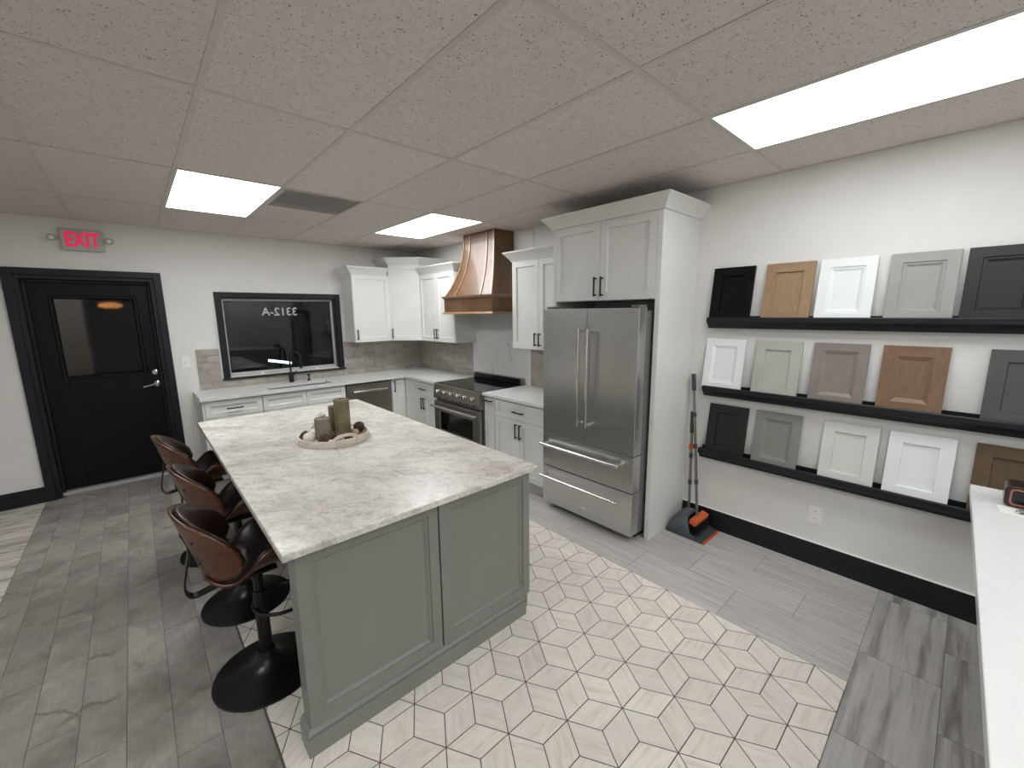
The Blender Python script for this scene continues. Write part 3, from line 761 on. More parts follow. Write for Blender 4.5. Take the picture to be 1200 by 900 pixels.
hb_.build('oven_handle', M['steel_handle'], od, smooth=40)
one('range_drawer', -.685, -.645, Y1+.012, Y0-.012, .1, .24, M['steel_h'], t, .003)
bg = MB().box(-.072, -.018, Y1+.03, Y0-.03, .917, .985)
bg = bg.build('back_guard', M['black_metal'], t, .003)
for yy in (Y1, Y0-.03): one('guard_end', -.075, -.018, yy, yy+.03, .917, .988, M['steel_h'], bg, .002)
one('guard_cap', -.074, -.018, Y1+.03, Y0-.03, .985, .991, M['steel_h'], bg)

# ---- range hood
t = empty('range_hood', (-.25, -1.893, 1.727), 'brown stained wood range hood with curved flared body and vertical straps', 'range hood')
HC = -1.893
def hsec(s):      # s 0 top .. 1 bottom
    g = s**2.25; z = H-.002+(1.93-H+.002)*s; return z, -.285-.185*g, .283+.158*g
secs = [hsec(i/14) for i in range(15)]
v = []; f = []
for z, x, hw in secs: v += [(-.017, HC+hw, z), (x, HC+hw, z), (x, HC-hw, z), (-.017, HC-hw, z)]
for i in range(14):
    for k in range(4): f.append((i*4+k, i*4+(k+1) % 4, (i+1)*4+(k+1) % 4, (i+1)*4+k))
f += [(0, 1, 2, 3), (56, 59, 58, 57)]
MB().add(v, f).build('hood_shell', M['hoodwood'], t, smooth=30)
for fr_ in (1, .57, -.57, -1):
    st = MB(); v = []; f = []
    for z, x, hw in secs:
        c = HC+fr_*(hw-.012); v += [(x+.004, c+.013, z), (x-.009, c+.011, z), (x-.009, c-.011, z), (x+.004, c-.013, z)]
    for i in range(14):
        for k in range(4): f.append((i*4+k, i*4+(k+1) % 4, (i+1)*4+(k+1) % 4, (i+1)*4+k))
    f += [(0, 1, 2, 3), (56, 59, 58, 57)]
    st.add(v, f).build('strap', M['hoodtrim'], t, smooth=30)
one('apron', -.478, -.017, HC-.455, HC+.455, 1.735, 1.925, M['hoodwood'], t, .003)
sweep([(-.017, HC+.455), (-.478, HC+.455), (-.478, HC-.455), (-.017, HC-.455)], [(0, 0), (.006, 0), (.01, .008), (.02, .016), (.022, .03), (-.03, .03), (-.03, .02), (0, .02)], 1.905).build('upper_trim', M['hoodtrim'], t)
sweep([(-.017, HC+.455), (-.478, HC+.455), (-.478, HC-.455), (-.017, HC-.455)], [(0, 0), (.02, 0), (.02, .008), (.008, .02), (.004, .026), (0, .026)], 1.727).build('lower_trim', M['hoodtrim'], t)

# ---- refrigerator and its tall surround
t = empty('refrigerator_surround', (-.28, -3.77, 0), 'tall white cabinet surround with crown enclosing the refrigerator', 'cabinet')
one('end_panel', -.552, -.001, -4.27, -4.232, 0, 2.425, M['cab'], t, .002)
one('inner_panel', -.552, -.001, -3.305, -3.27, .0, 2.425, M['cab'], t, .002)
one('cabinet_box', -.528, -.001, -4.232, -3.305, 1.825, 2.425, M['cab'], t)
one('face_stile', -.55, -.528, -4.232, -4.224, 1.825, 2.425, M['cab'], t)
for k in (0, 1): door_panel(t, 'door', (-.53, -3.283-.4715*k, 1.828), UB, NB, .469, .594, M['cab'], .062, pull=((.439, .03)[k], .105, .15, True))
sweep([(-.001, -3.27), (-.552, -3.27), (-.552, -4.27), (-.001, -4.27)], [(o*1.05, u) for o, u in CROWN], 2.422).build('crown_moulding', M['cab'], t)
t = empty('refrigerator', (-.4, -3.76, 0), 'stainless steel french door refrigerator with two bottom drawers', 'refrigerator')
FY0, FY1 = -3.308, -4.213
one('case', -.606, -.03, FY1+.001, FY0-.001, .06, 1.745, M['dark_steel'], t, .003)
one('base_grille', -.60, -.2, FY1+.03, FY0-.03, .012, .06, M['dark_gap'], t)
for yy in (FY0-.06, FY1+.06): MB().cyl((-.55, yy, 0), (-.55, yy, .02), .02, 12).build('foot', M['dark_gap'], t)
for k, (a, b) in enumerate(((FY0, -3.763), (-3.768, FY1))):
    d = one('door', -.712, -.612, b, a, .695, 1.765, M['steel'], t, .004)
    hy = (-3.733, -3.815)[k]
    hd = MB().cyl((-.775, hy, .845), (-.775, hy, 1.615), .0155, 14)
    for zz in (.865, 1.595): hd.cyl((-.775, hy, zz), (-.71, hy, zz), .012, 10)
    hd.build('door_handle', M['steel_handle'], d, smooth=40)
for k, (za, zb, hz) in enumerate(((.408, .689, .612), (.062, .402, .322))):
    d = one('drawer', -.712, -.612, FY1, FY0, za, zb, M['steel'], t, .004)
    hd = MB().cyl((-.775, FY0-.02, hz), (-.775, FY1+.085, hz), .0125, 14)
    for yy in (FY0-.06, FY1+.11): hd.cyl((-.775, yy, hz), (-.71, yy, hz), .012, 10)
    hd.build('drawer_handle', M['steel_handle'], d, smooth=40)
    if k: one('name_plate', -.716, -.712, -3.795, -3.7, .135, .155, M['steel_handle'], d, .001)
for yy in (FY1+.05, FY0-.05): one('hinge_cover', -.69, -.58, yy-.03, yy+.03, 1.766, 1.785, M['dark_steel'], t, .004)

# ------------------------------------------------------------------ island
t = empty('kitchen_island', (-2.35, -3.0, 0), 'sage green kitchen island base under the cream stone top', 'island')
IX0, IX1, IYF, IYB = -2.962, -1.752, -4.172, -1.80
one('island_cabinet', -2.62, IX1, IYB, IYF+.06, .105, .884, M['green'], t)
one('toe_kick', -2.60, -1.81, IYB-.0, IYF+.06, 0, .105, M['green'], t)
one('end_wing', IX0+.001, IX1, IYF, IYF+.085, .02, .884, M['green'], t, .002)
for nm, xa, xb in (('end_panel_board', IX0, -2.349), ('end_panel_board', -2.341, IX1)):
    door_panel(t, nm, (xa, IYF, .122), (1, 0, 0), (0, -1, 0), xb-xa, .760, M['green'], .05, .02, 'bead', pname='panel')
sweep([(-1.805, IYF+.06), (-1.805, IYF-.028+.02), (IX0, IYF-.008), (IX0, IYF+.085)][::-1], [(-.02, 0), (.018, 0), (.018, .082), (.010, .084), (.010, .090), (.016, .092), (.016, .098), (.009, .108), (.002, .114), (-.02, .114)], 0).build('plinth', M['green'], t)
for k in range(4):
    y0 = IYB-.03-.56*k
    door_panel(t, 'door', (IX1, y0-.553, .115), (0, 1, 0), (1, 0, 0), .553, .753, M['green'], .06, .018)
tp = one('island_countertop', -3.008, -1.738, -4.241, -1.751, .884, .914, M['granite'], bevel=.004)
tag(tp, 'cream and grey veined stone slab on top of the green island', 'countertop')

# ------------------------------------------------------------------ bar stools
def shell_grid(fn, nu, nv):
    v = []; f = []
    for j in range(nv+1):
        for i in range(nu+1): v.append(fn(-1+2*i/nu, j/nv))
    for j in range(nv):
        for i in range(nu): f.append((j*(nu+1)+i, j*(nu+1)+i+1, (j+1)*(nu+1)+i+1, (j+1)*(nu+1)+i))
    return v, f
def seat_fn(inset, lift, puff=0):
    def fn(u, v):
        x = -.205+.43*v; e = 2*v-1
        hw = (.215-inset)*(1-.45*abs(e)**5)*(1-.10*max(0, -e))
        x = -.205+inset+(.43-2*inset)*v
        rise = .118*math.exp(-((v-.57)/.22)**2)+.02
        z = .578+rise*abs(u)**2.4-.03*max(0, (v-.8)/.2)**2+.04*max(0, (.22-v)/.22)**2
        y = hw*u*(1-.06*u*u)
        edge = (1-abs(u)**4)*(1-abs(e)**6)
        return (x, y, z+lift+puff*edge)
    return fn
def back_fn(inset, fwd, puff=0):
    def fn(u, v):
        zm = .797-.062*abs(u)**1.5; hh = (.147-inset)*math.sqrt(max(0.03, 1-abs(u)**2.8)); z = zm+hh*(2*v-1)
        um = u*(1-inset*2.6); y = .212*math.sin(um*1.35)/math.sin(1.35)
        x = -.232+.145*abs(um)**2.1-.27*(z-.78)
        e = (1-abs(u)**4)*(1-abs(2*v-1)**4)
        return (x+fwd+puff*e, y*(1-.1*(fwd+puff*e)/.03), z)
    return fn
def make_stool():
    t = empty('bar_stool', (0, 0, 0))
    MB().lathe([(0, 0), (.232, 0), (.236, .004), (.233, .010), (.2, .020), (.14, .034), (.09, .050), (.055, .072), (.042, .10), (.036, .12), (.0, .12)], seg=48).build('base', M['black_metal'], t, smooth=35)
    MB().cyl((0, 0, .10), (0, 0, .44), .029, 20).build('column', M['black_metal'], t, smooth=40)
    MB().cyl((0, 0, .44), (0, 0, .55), .022, 16).build('gas_lift', M['black_metal'], t, smooth=40)
    MB().box(-.075, .075, -.07, .07, .55, .566).build('seat_plate', M['black_metal'], t, .004)
    R = [(.10+.13*math.cos(a), .13*math.sin(a), .35) for a in [2*PI*k/28 for k in range(28)]]
    MB().tube(R, .009, 8, True).build('footrest', M['black_metal'], t, smooth=60)
    v, f = shell_grid(seat_fn(0, 0), 20, 16); s = MB().add(v, f).build('seat', M['walnut'], t, smooth=60, solid=.013)
    v, f = shell_grid(seat_fn(.016, .004, .028), 18, 14); MB().add(v, f).build('seat_cushion', M['leather'], t, smooth=70, solid=.012)
    v, f = shell_grid(back_fn(0, 0), 24, 12); MB().add(v, f).build('backrest', M['walnut'], t, smooth=60, solid=-.011)
    v, f = shell_grid(back_fn(.012, .009, .024), 22, 10); MB().add(v, f).build('back_cushion', M['leather_brown'], t, smooth=70, solid=.010)
    for yy, zz in ((-.13, .83), (.13, .83), (-.10, .72), (.10, .72)):
        u = math.asin(yy*math.sin(1.35)/.212)/1.35; x = -.232+.145*abs(u)**2.1-.27*(zz-.78)
        MB().sphere((x-.012, yy, zz), .008, 8, 6).build('bolt', M['black_metal'], t)
    MB().strap(MB()._sm([(-.258, 0, .83), (-.238, 0, .75), (-.255, 0, .66), (-.268, 0, .59), (-.262, 0, .545), (-.235, 0, .527), (-.18, 0, .535), (-.1, 0, .55), (0, 0, .555)]), .045, .007, (0, 1, 0)).build('back_bracket', M['black_metal'], t)
    return t
def copy_tree(o, parent=None):
    c = o.copy(); C.objects.link(c); c.parent = parent
    for ch in list(o.children): copy_tree(ch, c)
    return c
stool = make_stool()
labs = ['walnut and dark leather bar stool nearest the viewer at the island', 'walnut and dark leather bar stool between the other two', 'walnut and dark leather bar stool farthest back, nearest the black door']
for i, (x, y, a) in enumerate(((-2.995, -3.6, 0.0), (-2.968, -2.93, 0.0), (-3.01, -2.13, 0.0))):
    s = stool if i == 0 else copy_tree(stool)
    s.location = (x, y, 0); s.rotation_euler = (0, 0, a)
    tag(s, labs[i], 'bar stool', 'bar stools along the island')

# ------------------------------------------------------------------ tray with candles on the island
TC = (-2.375, -2.955); ZT = .9145
t = empty('tray', (*TC, ZT), 'round whitewashed wooden tray with arched handles on the island top', 'tray')
MB().lathe([(0, 0), (.215, 0), (.215, .012), (0, .012)], (*TC, ZT), 48).build('tray_bottom', M['tray'], t, smooth=40)
v = []; f = []; sg = 48; prof = [(.206, .0), (.222, .0), (.224, .043), (.212, .043)]
for r, z in prof:
    for k in range(sg): v.append((TC[0]+r*math.cos(2*PI*k/sg), TC[1]+r*math.sin(2*PI*k/sg), ZT+z))
for i in range(4):
    for k in range(sg): f.append((i*sg+k, i*sg+(k+1) % sg, ((i+1) % 4)*sg+(k+1) % sg, ((i+1) % 4)*sg+k))
MB().add(v, f).build('tray_rim', M['tray'], t, smooth=40)
for ang in (-PI/2-.02, PI/2):
    P = []
    for k in range(13):
        q = -1+2*k/12; a = ang+q*.36; z = .03+.045*math.sqrt(max(0, 1-q*q)); P.append((TC[0]+.226*math.cos(a), TC[1]+.226*math.sin(a), ZT+z))
    MB().strap(P, .008, .018, (math.cos(ang), math.sin(ang), 0)).build('tray_handle', M['tray'], t)
    for q in (-1, 1):
        a = ang+q*.36; cx, cy = TC[0]+.228*math.cos(a), TC[1]+.228*math.sin(a)
        MB(Matrix.Translation((cx, cy, ZT+.024)) @ Matrix.Rotation(a, 4, 'Z')).box(-.004, .004, -.012, .012, -.02, .02).build('handle_bracket', M['tray'], t)
ZC = ZT+.012
def candle(x, y, r, h, lab, mat=None):
    t = empty('pillar_candle', (x, y, ZC), lab, 'candle', 'candles on the tray')
    MB().lathe([(0, 0), (r*.98, 0), (r, .004), (r, h-.004), (r*.97, h), (r*.88, h), (r*.82, h-.006), (0, h-.008)], (x, y, ZC), 28).build('wax', mat or M['candle'], t, smooth=40)
    MB().cyl((x, y, ZC+h-.009), (x+.002, y, ZC+h+.006), .0015, 6).build('wick', M['black_metal'], t)
candle(-2.312, -2.95, .050, .25, 'tallest olive taupe pillar candle, at the right of the tray')
candle(-2.437, -2.935, .050, .138, 'short wide taupe pillar candle at the left of the tray', M['candle_grey'])
candle(-2.335, -2.855, .034, .19, 'middle-height taupe pillar candle half hidden behind the tallest one')
candle(-2.408, -2.82, .028, .14, 'pale ivory pillar candle hidden behind the short wide candle', M['shell'])
def pinecone(x, y, r, lab, tilt):
    t = empty('pine_cone', (x, y, ZC), lab, 'pine cone', 'pine cones on the tray')
    Mx = Matrix.Translation((x, y, ZC+r*.85)) @ Matrix.Rotation(tilt, 4, 'Y')
    MB(Mx).sphere((0, 0, 0), r*.66, 12, 8, (1, 1, 1.15)).build('core', M['pinecone'], t, smooth=60)
    sc = MB()
    for row in range(6):
        ph = -.9+row*.36; rr = r*math.cos(ph)*.9; zz = r*1.1*math.sin(ph)
        for k in range(9):
            a = 2*PI*(k+row*.5)/9; Ms = Mx @ Matrix.Rotation(a, 4, 'Z') @ Matrix.Translation((rr, 0, zz)) @ Matrix.Rotation(-.5, 4, 'Y')
            sc.add([(0, -.0075, -.003), (0, .0075, -.003), (.012, 0, .005), (-.008, 0, .006)], [(0, 1, 2), (0, 2, 3), (1, 3, 2), (0, 3, 1)], Ms)
    sc.build('scales', M['pinescale'], t)['kind'] = 'stuff'
pinecone(-2.478, -3.05, .030, 'dark pine cone at the front left of the tray', 1.2)
pinecone(-2.41, -3.055, .030, 'dark pine cone right in front of the short candle', .4)
pinecone(-2.535, -2.865, .026, 'dark pine cone at the left back rim of the tray', .9)
pinecone(-2.335, -3.085, .028, 'dark pine cone behind the front handle of the tray', 1.5)
def pod(nm, x, y, r, mat, lab, cat, sc=(1, 1, .85)):
    o = MB().sphere((x, y, ZC+r*sc[2]), r, 14, 9, sc).build(nm, mat, smooth=60); tag(o, lab, cat, 'filler pieces on the tray')
pod('shell_ball', -2.535, -2.955, .036, M['shell'], 'largest white ball at the left of the tray', 'ornament')
pod('shell_ball', -2.487, -2.885, .034, M['shell'], 'white ball leaning beside the short candle', 'ornament')
pod('shell_ball', -2.445, -3.10, .017, M['shell'], 'tiny white shell at the front of the tray between pine cones', 'ornament')
pod('seed_ball', -2.205, -2.955, .038, M['pinecone'], 'round dark brown seed ball at the right of the tray', 'ornament', (1, 1, 1))
pod('wood_pod', -2.245, -2.99, .022, M['beige'], 'beige pod between the tallest candle and the dark ball', 'ornament')
pod('wood_pod', -2.24, -2.925, .024, M['shell'], 'pale pod behind the dark brown seed ball', 'ornament')
pod('wood_pod', -2.375, -3.09, .016, M['beige'], 'beige pod at the front rim left of the handle', 'ornament')
pod('wood_pod', -2.49, -2.82, .022, M['beige'], 'beige pod at the back left rim of the tray', 'ornament')

# ------------------------------------------------------------------ picture ledges and sample doors
LP = [(-.001, 0), (-.001, .045), (-.012, .045), (-.012, .012), (-.082, .012), (-.082, .036), (-.09, .036), (-.094, .030), (-.094, .004), (-.088, -.004), (-.080, -.006), (-.066, -.02), (-.058, -.036), (-.054, -.044), (-.001, -.044)]
ZL = (1.655, 1.137, .637)
for z, lab in zip(ZL, ('topmost of the three black picture ledges on the right wall', 'middle of the three black picture ledges on the right wall', 'lowest of the three black picture ledges on the right wall')):
    t = empty('picture_ledge', (-.05, -5.4, z), lab, 'ledge', 'black picture ledges')
    MB().prism(LP, 0, 2.05, frame_m((0, -4.405, z), (1, 0, 0), (0, 0, 1), (0, -1, 0))).build('ledge_board', M['black_trim'], t)
    MB().cyl((-.012, -4.402, z+.018), (-.012, -4.388, z+.018), .007, 10).build('end_screw', M['black_metal'], t)
wood_v = lambda n, a, b: (wood(n+'_stile', a, b, (5, 5, .7), .42, 6), wood(n+'_rail', a, b, (5, .7, 5), .42, 6))
M['tan_v'], M['tan_h'] = wood_v('tan_maple', '94775a', 'a98c6b')
M['brn_v'], M['brn_h'] = wood_v('brown_maple', '6f5642', '89694f')
SP = {
 'black': paint('sample_black', '030303', .5, .1, 6, 0, .2), 'white': paint('sample_white', 'eceef0', .4, .005), 'grey': paint('sample_grey', '9c9a95', .4, .02),
 'charcoal': paint('sample_charcoal', '212023', .42, .05, 6, 0, .4), 'sage': paint('sample_pale_sage', 'b4b4aa', .4, .02), 'taupe': paint('sample_taupe', '857b75', .42, .04, 14),
 'slate': paint('sample_slate', '4b4848', .42, .03), 'espresso': wood('sample_espresso', '161414', '232020', (4, 4, .7), .45, 6),
 'green': M['green'], 'offwhite': paint('sample_off_white', 'd9d8d2', .4, .01), 'olive': paint('sample_olive_brown', '5d4a33', .45, .08, 20)}
SW, SH, ST = .278, .382, .02
def sample(row, ytop, key, style, lab):
    zb = ZL[row]+.0125; dxx, dz = -.0545, math.sqrt(SH*SH-.0545**2)
    V = Vector((.0545, 0, dz)).normalized(); Nn = Vector((-V.z, 0, V.x)); xb = -.02-.0545
    root = empty('sample_door', (xb, ytop-SW/2, zb), lab, 'sample door', 'cabinet door samples on the ledges')
    O = Vector((xb, ytop, zb))-Nn*ST+Vector((0, 0, .0)) ; O = O-Vector((0, 0, min(0, (-Nn*ST).z)))
    if key in ('tan', 'brown'):
        mv, mh = (M['tan_v'], M['tan_h']) if key == 'tan' else (M['brn_v'], M['brn_h'])
        Mx = frame_m(O, UB, V, Nn); r = .06
        for a, b in ((0, r), (SW-r, SW)): MB(Mx).box(a, b, 0, SH, 0, ST).build('stile', mv, root, .001)
        for a, b in ((0, r), (SH-r, SH)): MB(Mx).box(r, SW-r, a, b, 0, ST).build('rail', mh, root, .001)
        p = MB(frame_m(O, UB, V, Nn))
        if style == 'shaker': p.box(r-.004, SW-r+.004, r-.004, SH-r+.004, .002, ST-.012)
        else:
            p.rects(SW, SH, [(r+.01, .002), (r+.01, ST-.012)])
            MB(Mx).rects(SW, SH, [(r-.001, .001), (r-.001, ST-.001), (r+.022, ST-.0119), (r+.022, .001)], False, False).build('bevel_moulding', mh, root)
        p.build('panel', mv, root)
    else: door_panel(root, 'door_frame', O, UB, Nn, SW, SH, SP[key], .062 if style != 'bead' else .052, ST, style, V=V)
sample(0, -4.410, 'black', 'shaker', 'black sample door, first from the left on the top ledge')
sample(0, -4.761, 'tan', 'shaker', 'tan wood shaker sample door on the top ledge')
sample(0, -5.064, 'white', 'bead', 'white sample door with beaded panel on the top ledge')
sample(0, -5.398, 'grey', 'bead', 'light grey sample door with beaded panel on the top ledge')
sample(0, -5.700, 'charcoal', 'bead', 'charcoal sample door at the right end of the top ledge')
sample(1, -4.390, 'white', 'raised', 'white bevelled-panel sample door, first on the middle ledge')
sample(1, -4.738, 'sage', 'shaker', 'pale greige shaker sample door on the middle ledge')
sample(1, -5.080, 'taupe', 'raised', 'taupe bevelled-panel sample door on the middle ledge')
sample(1, -5.418, 'brown', 'raised', 'brown wood bevelled-panel sample door on the middle ledge')
sample(1, -5.837, 'slate', 'shaker', 'slate grey shaker sample door at the right of the middle ledge')
sample(2, -4.447, 'espresso', 'shaker', 'espresso wood sample door, first on the lowest ledge')
sample(2, -4.779, 'green', 'raised', 'sage green bevelled-panel sample door on the lowest ledge')
sample(2, -5.180, 'offwhite', 'shaker', 'off-white shaker sample door beside the green one on the lowest ledge')
sample(2, -5.500, 'white', 'shaker', 'bright white shaker sample door on the lowest ledge')
sample(2, -5.848, 'olive', 'shaker', 'olive brown shaker sample door partly behind the white counter')

# ------------------------------------------------------------------ small wall fittings
t = empty('wall_outlet', (-.004, -5.187, .362), 'white duplex electrical outlet low on the right wall', 'outlet')
pl = one('cover_plate', -.006, -.0005, -5.226, -5.148, .3, .425, M['plastic_white'], t, .002)
for zz in (.335, .39):
    MB().lathe([(0, 0), (.016, 0), (.016, .003), (0, .003)], seg=16, M=frame_m((-.006, -5.187, zz), (0, -1, 0), (0, 0, 1), (-1, 0, 0))).build('socket', M['plastic_white'], t)
    for dy in (-.006, .006): one('slot', -.0098, -.009, -5.187+dy-.0012, -5.187+dy+.0012, zz-.002, zz+.008, M['dark_gap'], t)
t = empty('light_switch', (-2.908, -.004, 1.24), 'white light switch plate between the black door and the backsplash', 'light switch')
one('cover_plate', -2.945, -2.869, -.006, -.0005, 1.178, 1.302, M['plastic_white'], t, .002)
one('toggle', -2.913, -2.901, -.016, -.006, 1.228, 1.252, M['plastic_white'], t, .002)
t = empty('exit_sign', (-3.545, -.02, 2.45), 'lit EXIT sign with two lamp heads above the black door', 'exit sign')
M['sign_grey'] = paint('sign_grey_plastic', 'b9b7b1', .5, .01); one('sign_box', -3.69, -3.402, -.042, -.001, 2.35, 2.545, M['sign_grey'], t, .006)
M['exit_red'] = emit('red_exit_letters', (.8, .012, .085), .5)
text_mesh('exit_letters', 'EXIT', .16, M['exit_red'], t, frame_m((-3.546, -.043, 2.392), (.72, 0, 0), (0, 0, 1.12), (0, -1, 0)), .001)
for s, xx in ((-1, -3.742), (1, -3.362)):
    hd = MB().lathe([(0, 0), (.016, 0), (.030, .028), (.032, .04), (.026, .04), (.02, .03), (0, .028)], seg=20, M=frame_m((xx, -.03, 2.452), (1, 0, 0), (0, 0, 1), (0, -1, 0)))
    hd.cyl((xx, -.03, 2.452), (xx-s*.055, -.03, 2.452), .009, 8)
    hl = hd.build('lamp_head', M['vent'], t, smooth=40)
    MB().lathe([(0, 0), (.02, 0), (.018, .006), (0, .008)], seg=16, M=frame_m((xx, -.058, 2.452), (1, 0, 0), (0, 0, 1), (0, -1, 0))).build('lamp_lens', M['plastic_white'], hl, smooth=50)

# ------------------------------------------------------------------ broom and dustpan
t = empty('dustpan', (-.17, -4.42, 0), 'upright grey dustpan with orange lip and steel pole by the white panel', 'dustpan')
pw = .135; cxp = -.168
sec = [(-4.575, .006, 0), (-4.50, .075, .03), (-4.42, .13, .07), (-4.34, .15, .09), (-4.285, .11, .09), (-4.265, .03, .06)]
v = []; f = []; nseg = 12
for (yy, hgt, ins) in sec:
    for k in range(nseg+1):
        a = PI*k/nseg; ww = pw-ins*.15
        v.append((cxp-ww*math.copysign(abs(math.cos(a))**.55, math.cos(a)), yy, .006+hgt*math.sin(a)**.8))
vv = [q for q in v]
hood_secs = [(-4.43, .15), (-4.40, .162), (-4.36, .160), (-4.325, .13), (-4.295, .075), (-4.282, .02)]
v = []
for yy, hgt in hood_secs:
    for k in range(nseg+1):
        a = PI*k/nseg; v.append((cxp-pw*math.copysign(abs(math.cos(a))**.6, math.cos(a)), yy+(-.055*(1-math.sin(a)) if yy < -4.4 else 0), .004+hgt*math.sin(a)**.75))
n1 = nseg+1; f = []
for j in range(len(hood_secs)-1):
    for k in range(nseg): f.append((j*n1+k, j*n1+k+1, (j+1)*n1+k+1, (j+1)*n1+k))
f.append(tuple((len(hood_secs)-1)*n1+k for k in range(n1)))
MB().add(v, f).build('pan_hood', M['grey_plastic'], t, smooth=60, solid=.004)
pb = MB().prism([(cxp-pw-.006, -4.575), (cxp+pw+.006, -4.575), (cxp+pw, -4.282), (cxp-pw, -4.282)], .001, .007)
for s in (-1, 1): pb.prism([(-4.57, .004), (-4.40, .004), (-4.40, .10), (-4.50, .035)], 0, .005, frame_m((cxp+s*pw-.0025, 0, 0), (0, 1, 0), (0, 0, 1), (1, 0, 0)))
pb.build('pan_base', M['grey_plastic'], t, .001)
one('rubber_lip', cxp-pw-.008, cxp+pw+.008, -4.592, -4.573, .001, .007, M['orange'], t, .002)
P0, P1 = Vector((-.085, -4.365, .09)), Vector((-.075, -4.338, .95))
L_ = lambda a, b, s: tuple(a+(b-a)*s)
MB().cyl(P0, L_(P0, P1, .86), .0105, 12).build('pole', M['tube'], t, smooth=40)
MB().cyl(L_(P0, P1, .80), P1, .0155, 14).build('grip', M['grip'], t, smooth=40)
for s in (.0, .30, .56): MB().cyl(L_(P0, P1, s), L_(P0, P1, s+.045), .0145, 12).build('pole_joint', M['grip'], t, smooth=40)
MB().cyl(L_(P0, P1, .645), L_(P0, P1, .695), .0175, 14).build('clip', M['orange'], t, smooth=40)
t = empty('broom', (-.15, -4.45, 0), 'grey broom with orange head leaning upright inside the dustpan', 'broom')
Q0, Q1 = Vector((-.172, -4.47, .135)), Vector((-.055, -4.318, 1.25))
MB().cyl(Q0, L_(Q0, Q1, .9), .0105, 12).build('pole', M['tube'], t, smooth=40)
MB().cyl(L_(Q0, Q1, .885), Q1, .0155, 14).build('grip', M['grip'], t, smooth=40)
for s in (.23, .48, .70): MB().cyl(L_(Q0, Q1, s), L_(Q0, Q1, s+.03), .0145, 12).build('pole_joint', M['grip'], t, smooth=40)
MB(Matrix.Translation((-.165, -4.482, .125)) @ Matrix.Rotation(.35, 4, 'X')).box(-.112, .112, -.03, .03, -.02, .02).build('broom_head', M['orange'], t, .008)
br = MB(); 
for k in range(46):
    for j in range(5):
        x = -.165-.108+.216*k/45; y = -4.482-.02+.04*j/4
        br.add([(x-.0022, y-.002, .115), (x+.0022, y-.002, .115), (x, y+.002, .115), (x+random.uniform(-.004, .004), y-.022+random.uniform(-.006, .006), .012)], [(0, 1, 2), (0, 3, 1), (1, 3, 2), (2, 3, 0)])
br.build('bristles', M['bristle'], t)['kind'] = 'stuff'

# ------------------------------------------------------------------ white counter at the right edge
RCX0, RCX1, RCY0, RCY1 = -2.45, -.415, -6.62, -5.845
t = empty('reception_counter', (-1.4, -6.2, 0), 'plain white counter at the right edge beside the ledges', 'counter')
one('counter_top', RCX0, RCX1, RCY0, RCY1, .878, .914, M['quartz'], t, .003)
one('counter_body', RCX0+.03, RCX1-.03, RCY0+.03, RCY1-.32, .09, .878, M['cab'], t, .002)
one('toe_kick', RCX0+.06, RCX1-.06, RCY0+.06, RCY1-.38, 0, .09, M['black_trim'], t)
t.rotation_euler = (0, 0, .0214); t.location.y -= .014
t = empty('tissue_holder', (-.6, -6.03, .914), 'dark brown rounded holder with copper-edged opening on the white counter', 'holder')
def rrect(w, h, r, n=5):
    P = []
    for cx, cy, a0 in ((w/2-r, h/2-r, 0), (-w/2+r, h/2-r, PI/2), (-w/2+r, -h/2+r, PI), (w/2-r, -h/2+r, 1.5*PI)):
        for k in range(n+1): a = a0+PI/2*k/n; P.append((cx+r*math.cos(a), cy+r*math.sin(a)))
    return P
M['holder'] = paint('dark_brown_lacquer', '24100c', .25, .1); M['copper'] = metal('copper_edge', 'b5745f', .35, (1, 1, 1), .05)
Mh = frame_m((-.655, -6.032, .962), (0, -1, 0), (0, 0, 1), (-1, 0, 0))
bx = MB(); bx.prism(rrect(.2, .09, .02), -.11, 0, Mh); bx.build('holder_body', M['holder'], t, .004)
ring = MB(Mh); A, B = rrect(.172, .070, .014), rrect(.160, .058, .010); n_ = len(A)
ring.add([(x, y, z) for z in (0, .003) for P in (A, B) for x, y in P], [q for k in range(n_) for q in ((2*n_+k, 2*n_+(k+1) % n_, 3*n_+(k+1) % n_, 3*n_+k), (k, (k+1) % n_, 2*n_+(k+1) % n_, 2*n_+k), (n_+k, n_+(k+1) % n_, 3*n_+(k+1) % n_, 3*n_+k))])
ring.build('copper_rim', M['copper'], t)
bx = MB(); bx.prism(rrect(.160, .058, .010), -.0, .001, Mh); bx.build('dark_window', M['glass_black'], t)
o = MB(Matrix.Translation((-.70, -5.99, .9147)) @ Matrix.Rotation(.1, 4, 'Z')).box(-.05, .05, -.07, .07, 0, .0008).build('paper_sheet', M['plastic_white']); tag(o, 'small white paper sheet before the dark brown holder', 'paper')
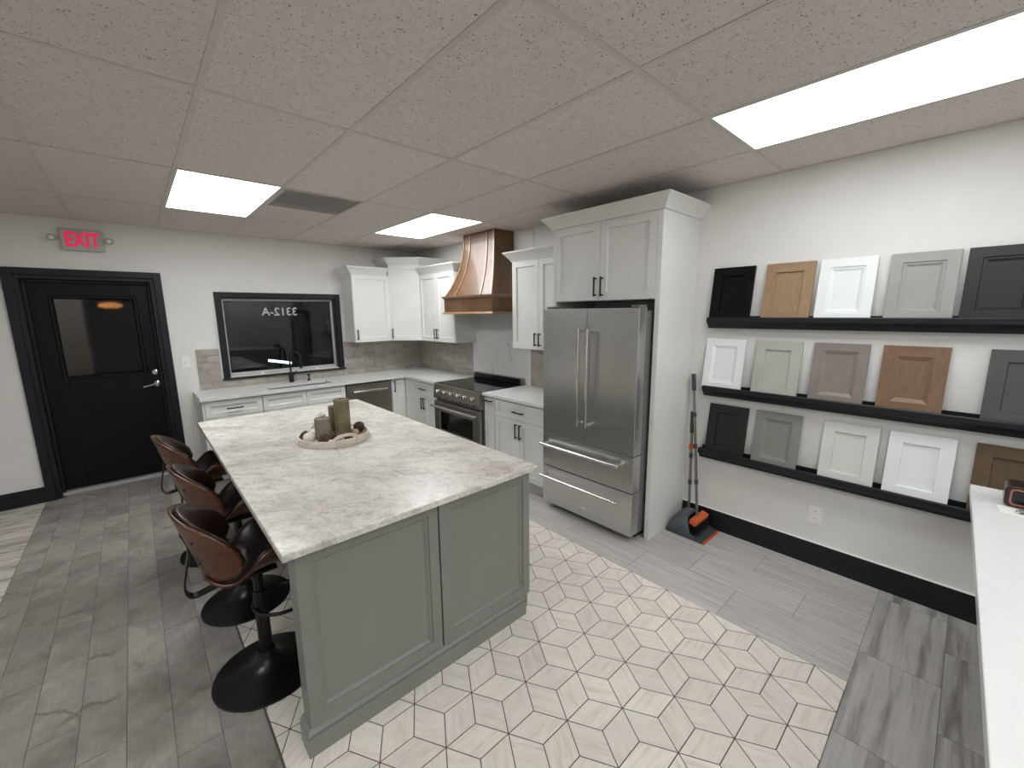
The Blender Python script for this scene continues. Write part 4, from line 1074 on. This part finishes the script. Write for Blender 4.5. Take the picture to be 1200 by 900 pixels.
o = MB().sphere((-.715, -5.985, .9155+.008), .018, 14, 8, (1, 1.2, .45)).build('glass_pebble', M['glass'], smooth=60); tag(o, 'clear glass pebble on the white paper sheet', 'pebble')

# ------------------------------------------------------------------ outdoors at night, seen through the panes
og = one('ground', -9, 4, .3, 9, -.1, -.02, M['asphalt']); og['kind'] = 'structure'
og = one('porch_roof', -6, 1, .25, 2.2, 3.2, 3.3, M['out_wall']); og['kind'] = 'structure'
o = one('porch_pillar', -4.45, -3.70, 1.3, 1.9, -.02, 3.2, M['out_wall'], bevel=.01); tag(o, 'grey stucco pillar outside, seen through the door glass', 'pillar')  # made up to give the grey reflection in the door glass
t = empty('porch_downlight', (-4.0, .75, 3.2), 'round downlight under the porch roof outside, above the door', 'downlight')  # unseen lamp, added to brighten the pillar behind the door glass
M['down'] = emit('porch_downlight_lens', (1.0, .93, .85), 60)
MB().lathe([(0, 0), (.16, 0), (.16, .02), (0, .02)], (-4.0, .75, 3.179), 20).build('lens', M['down'], t, smooth=40)
t = empty('porch_lantern', (-3.46, 1.25, 1.86), 'amber glowing porch lantern outside, seen through the door glass', 'lantern')  # made-up lamp standing in for an amber reflection in the glass
M['amber'] = emit('amber_lamp_glass', (1.0, .42, .12), .9)
MB().lathe([(0, 0), (.06, .0), (.11, .02), (.10, .05), (.03, .07), (0, .07)], (-3.46, 1.25, 1.84), 20).build('lantern_glass', M['amber'], t, smooth=50)
MB().lathe([(0, .07), (.12, .068), (.04, .11), (.012, .13), (.012, 1.36), (0, 1.36)], (-3.46, 1.25, 1.84), 16).build('lantern_cap', M['black_metal'], t, smooth=50)
t = empty('outdoor_tube_lamp', (-1.3, 3.0, 0), 'bright white tube lamp outside, seen low in the window', 'lamp')
M['tube_light'] = emit('white_tube', (.75, .9, 1.0), 7)
MB().cyl((-1.49, 3.0, .905), (-1.11, 3.0, .825), .022, 12).build('tube', M['tube_light'], t, smooth=40)
MB().cyl((-1.46, 3.03, -.02), (-1.46, 3.03, .9), .015, 8).cyl((-1.14, 3.03, -.02), (-1.14, 3.03, .83), .015, 8).build('lamp_post', M['black_metal'], t)
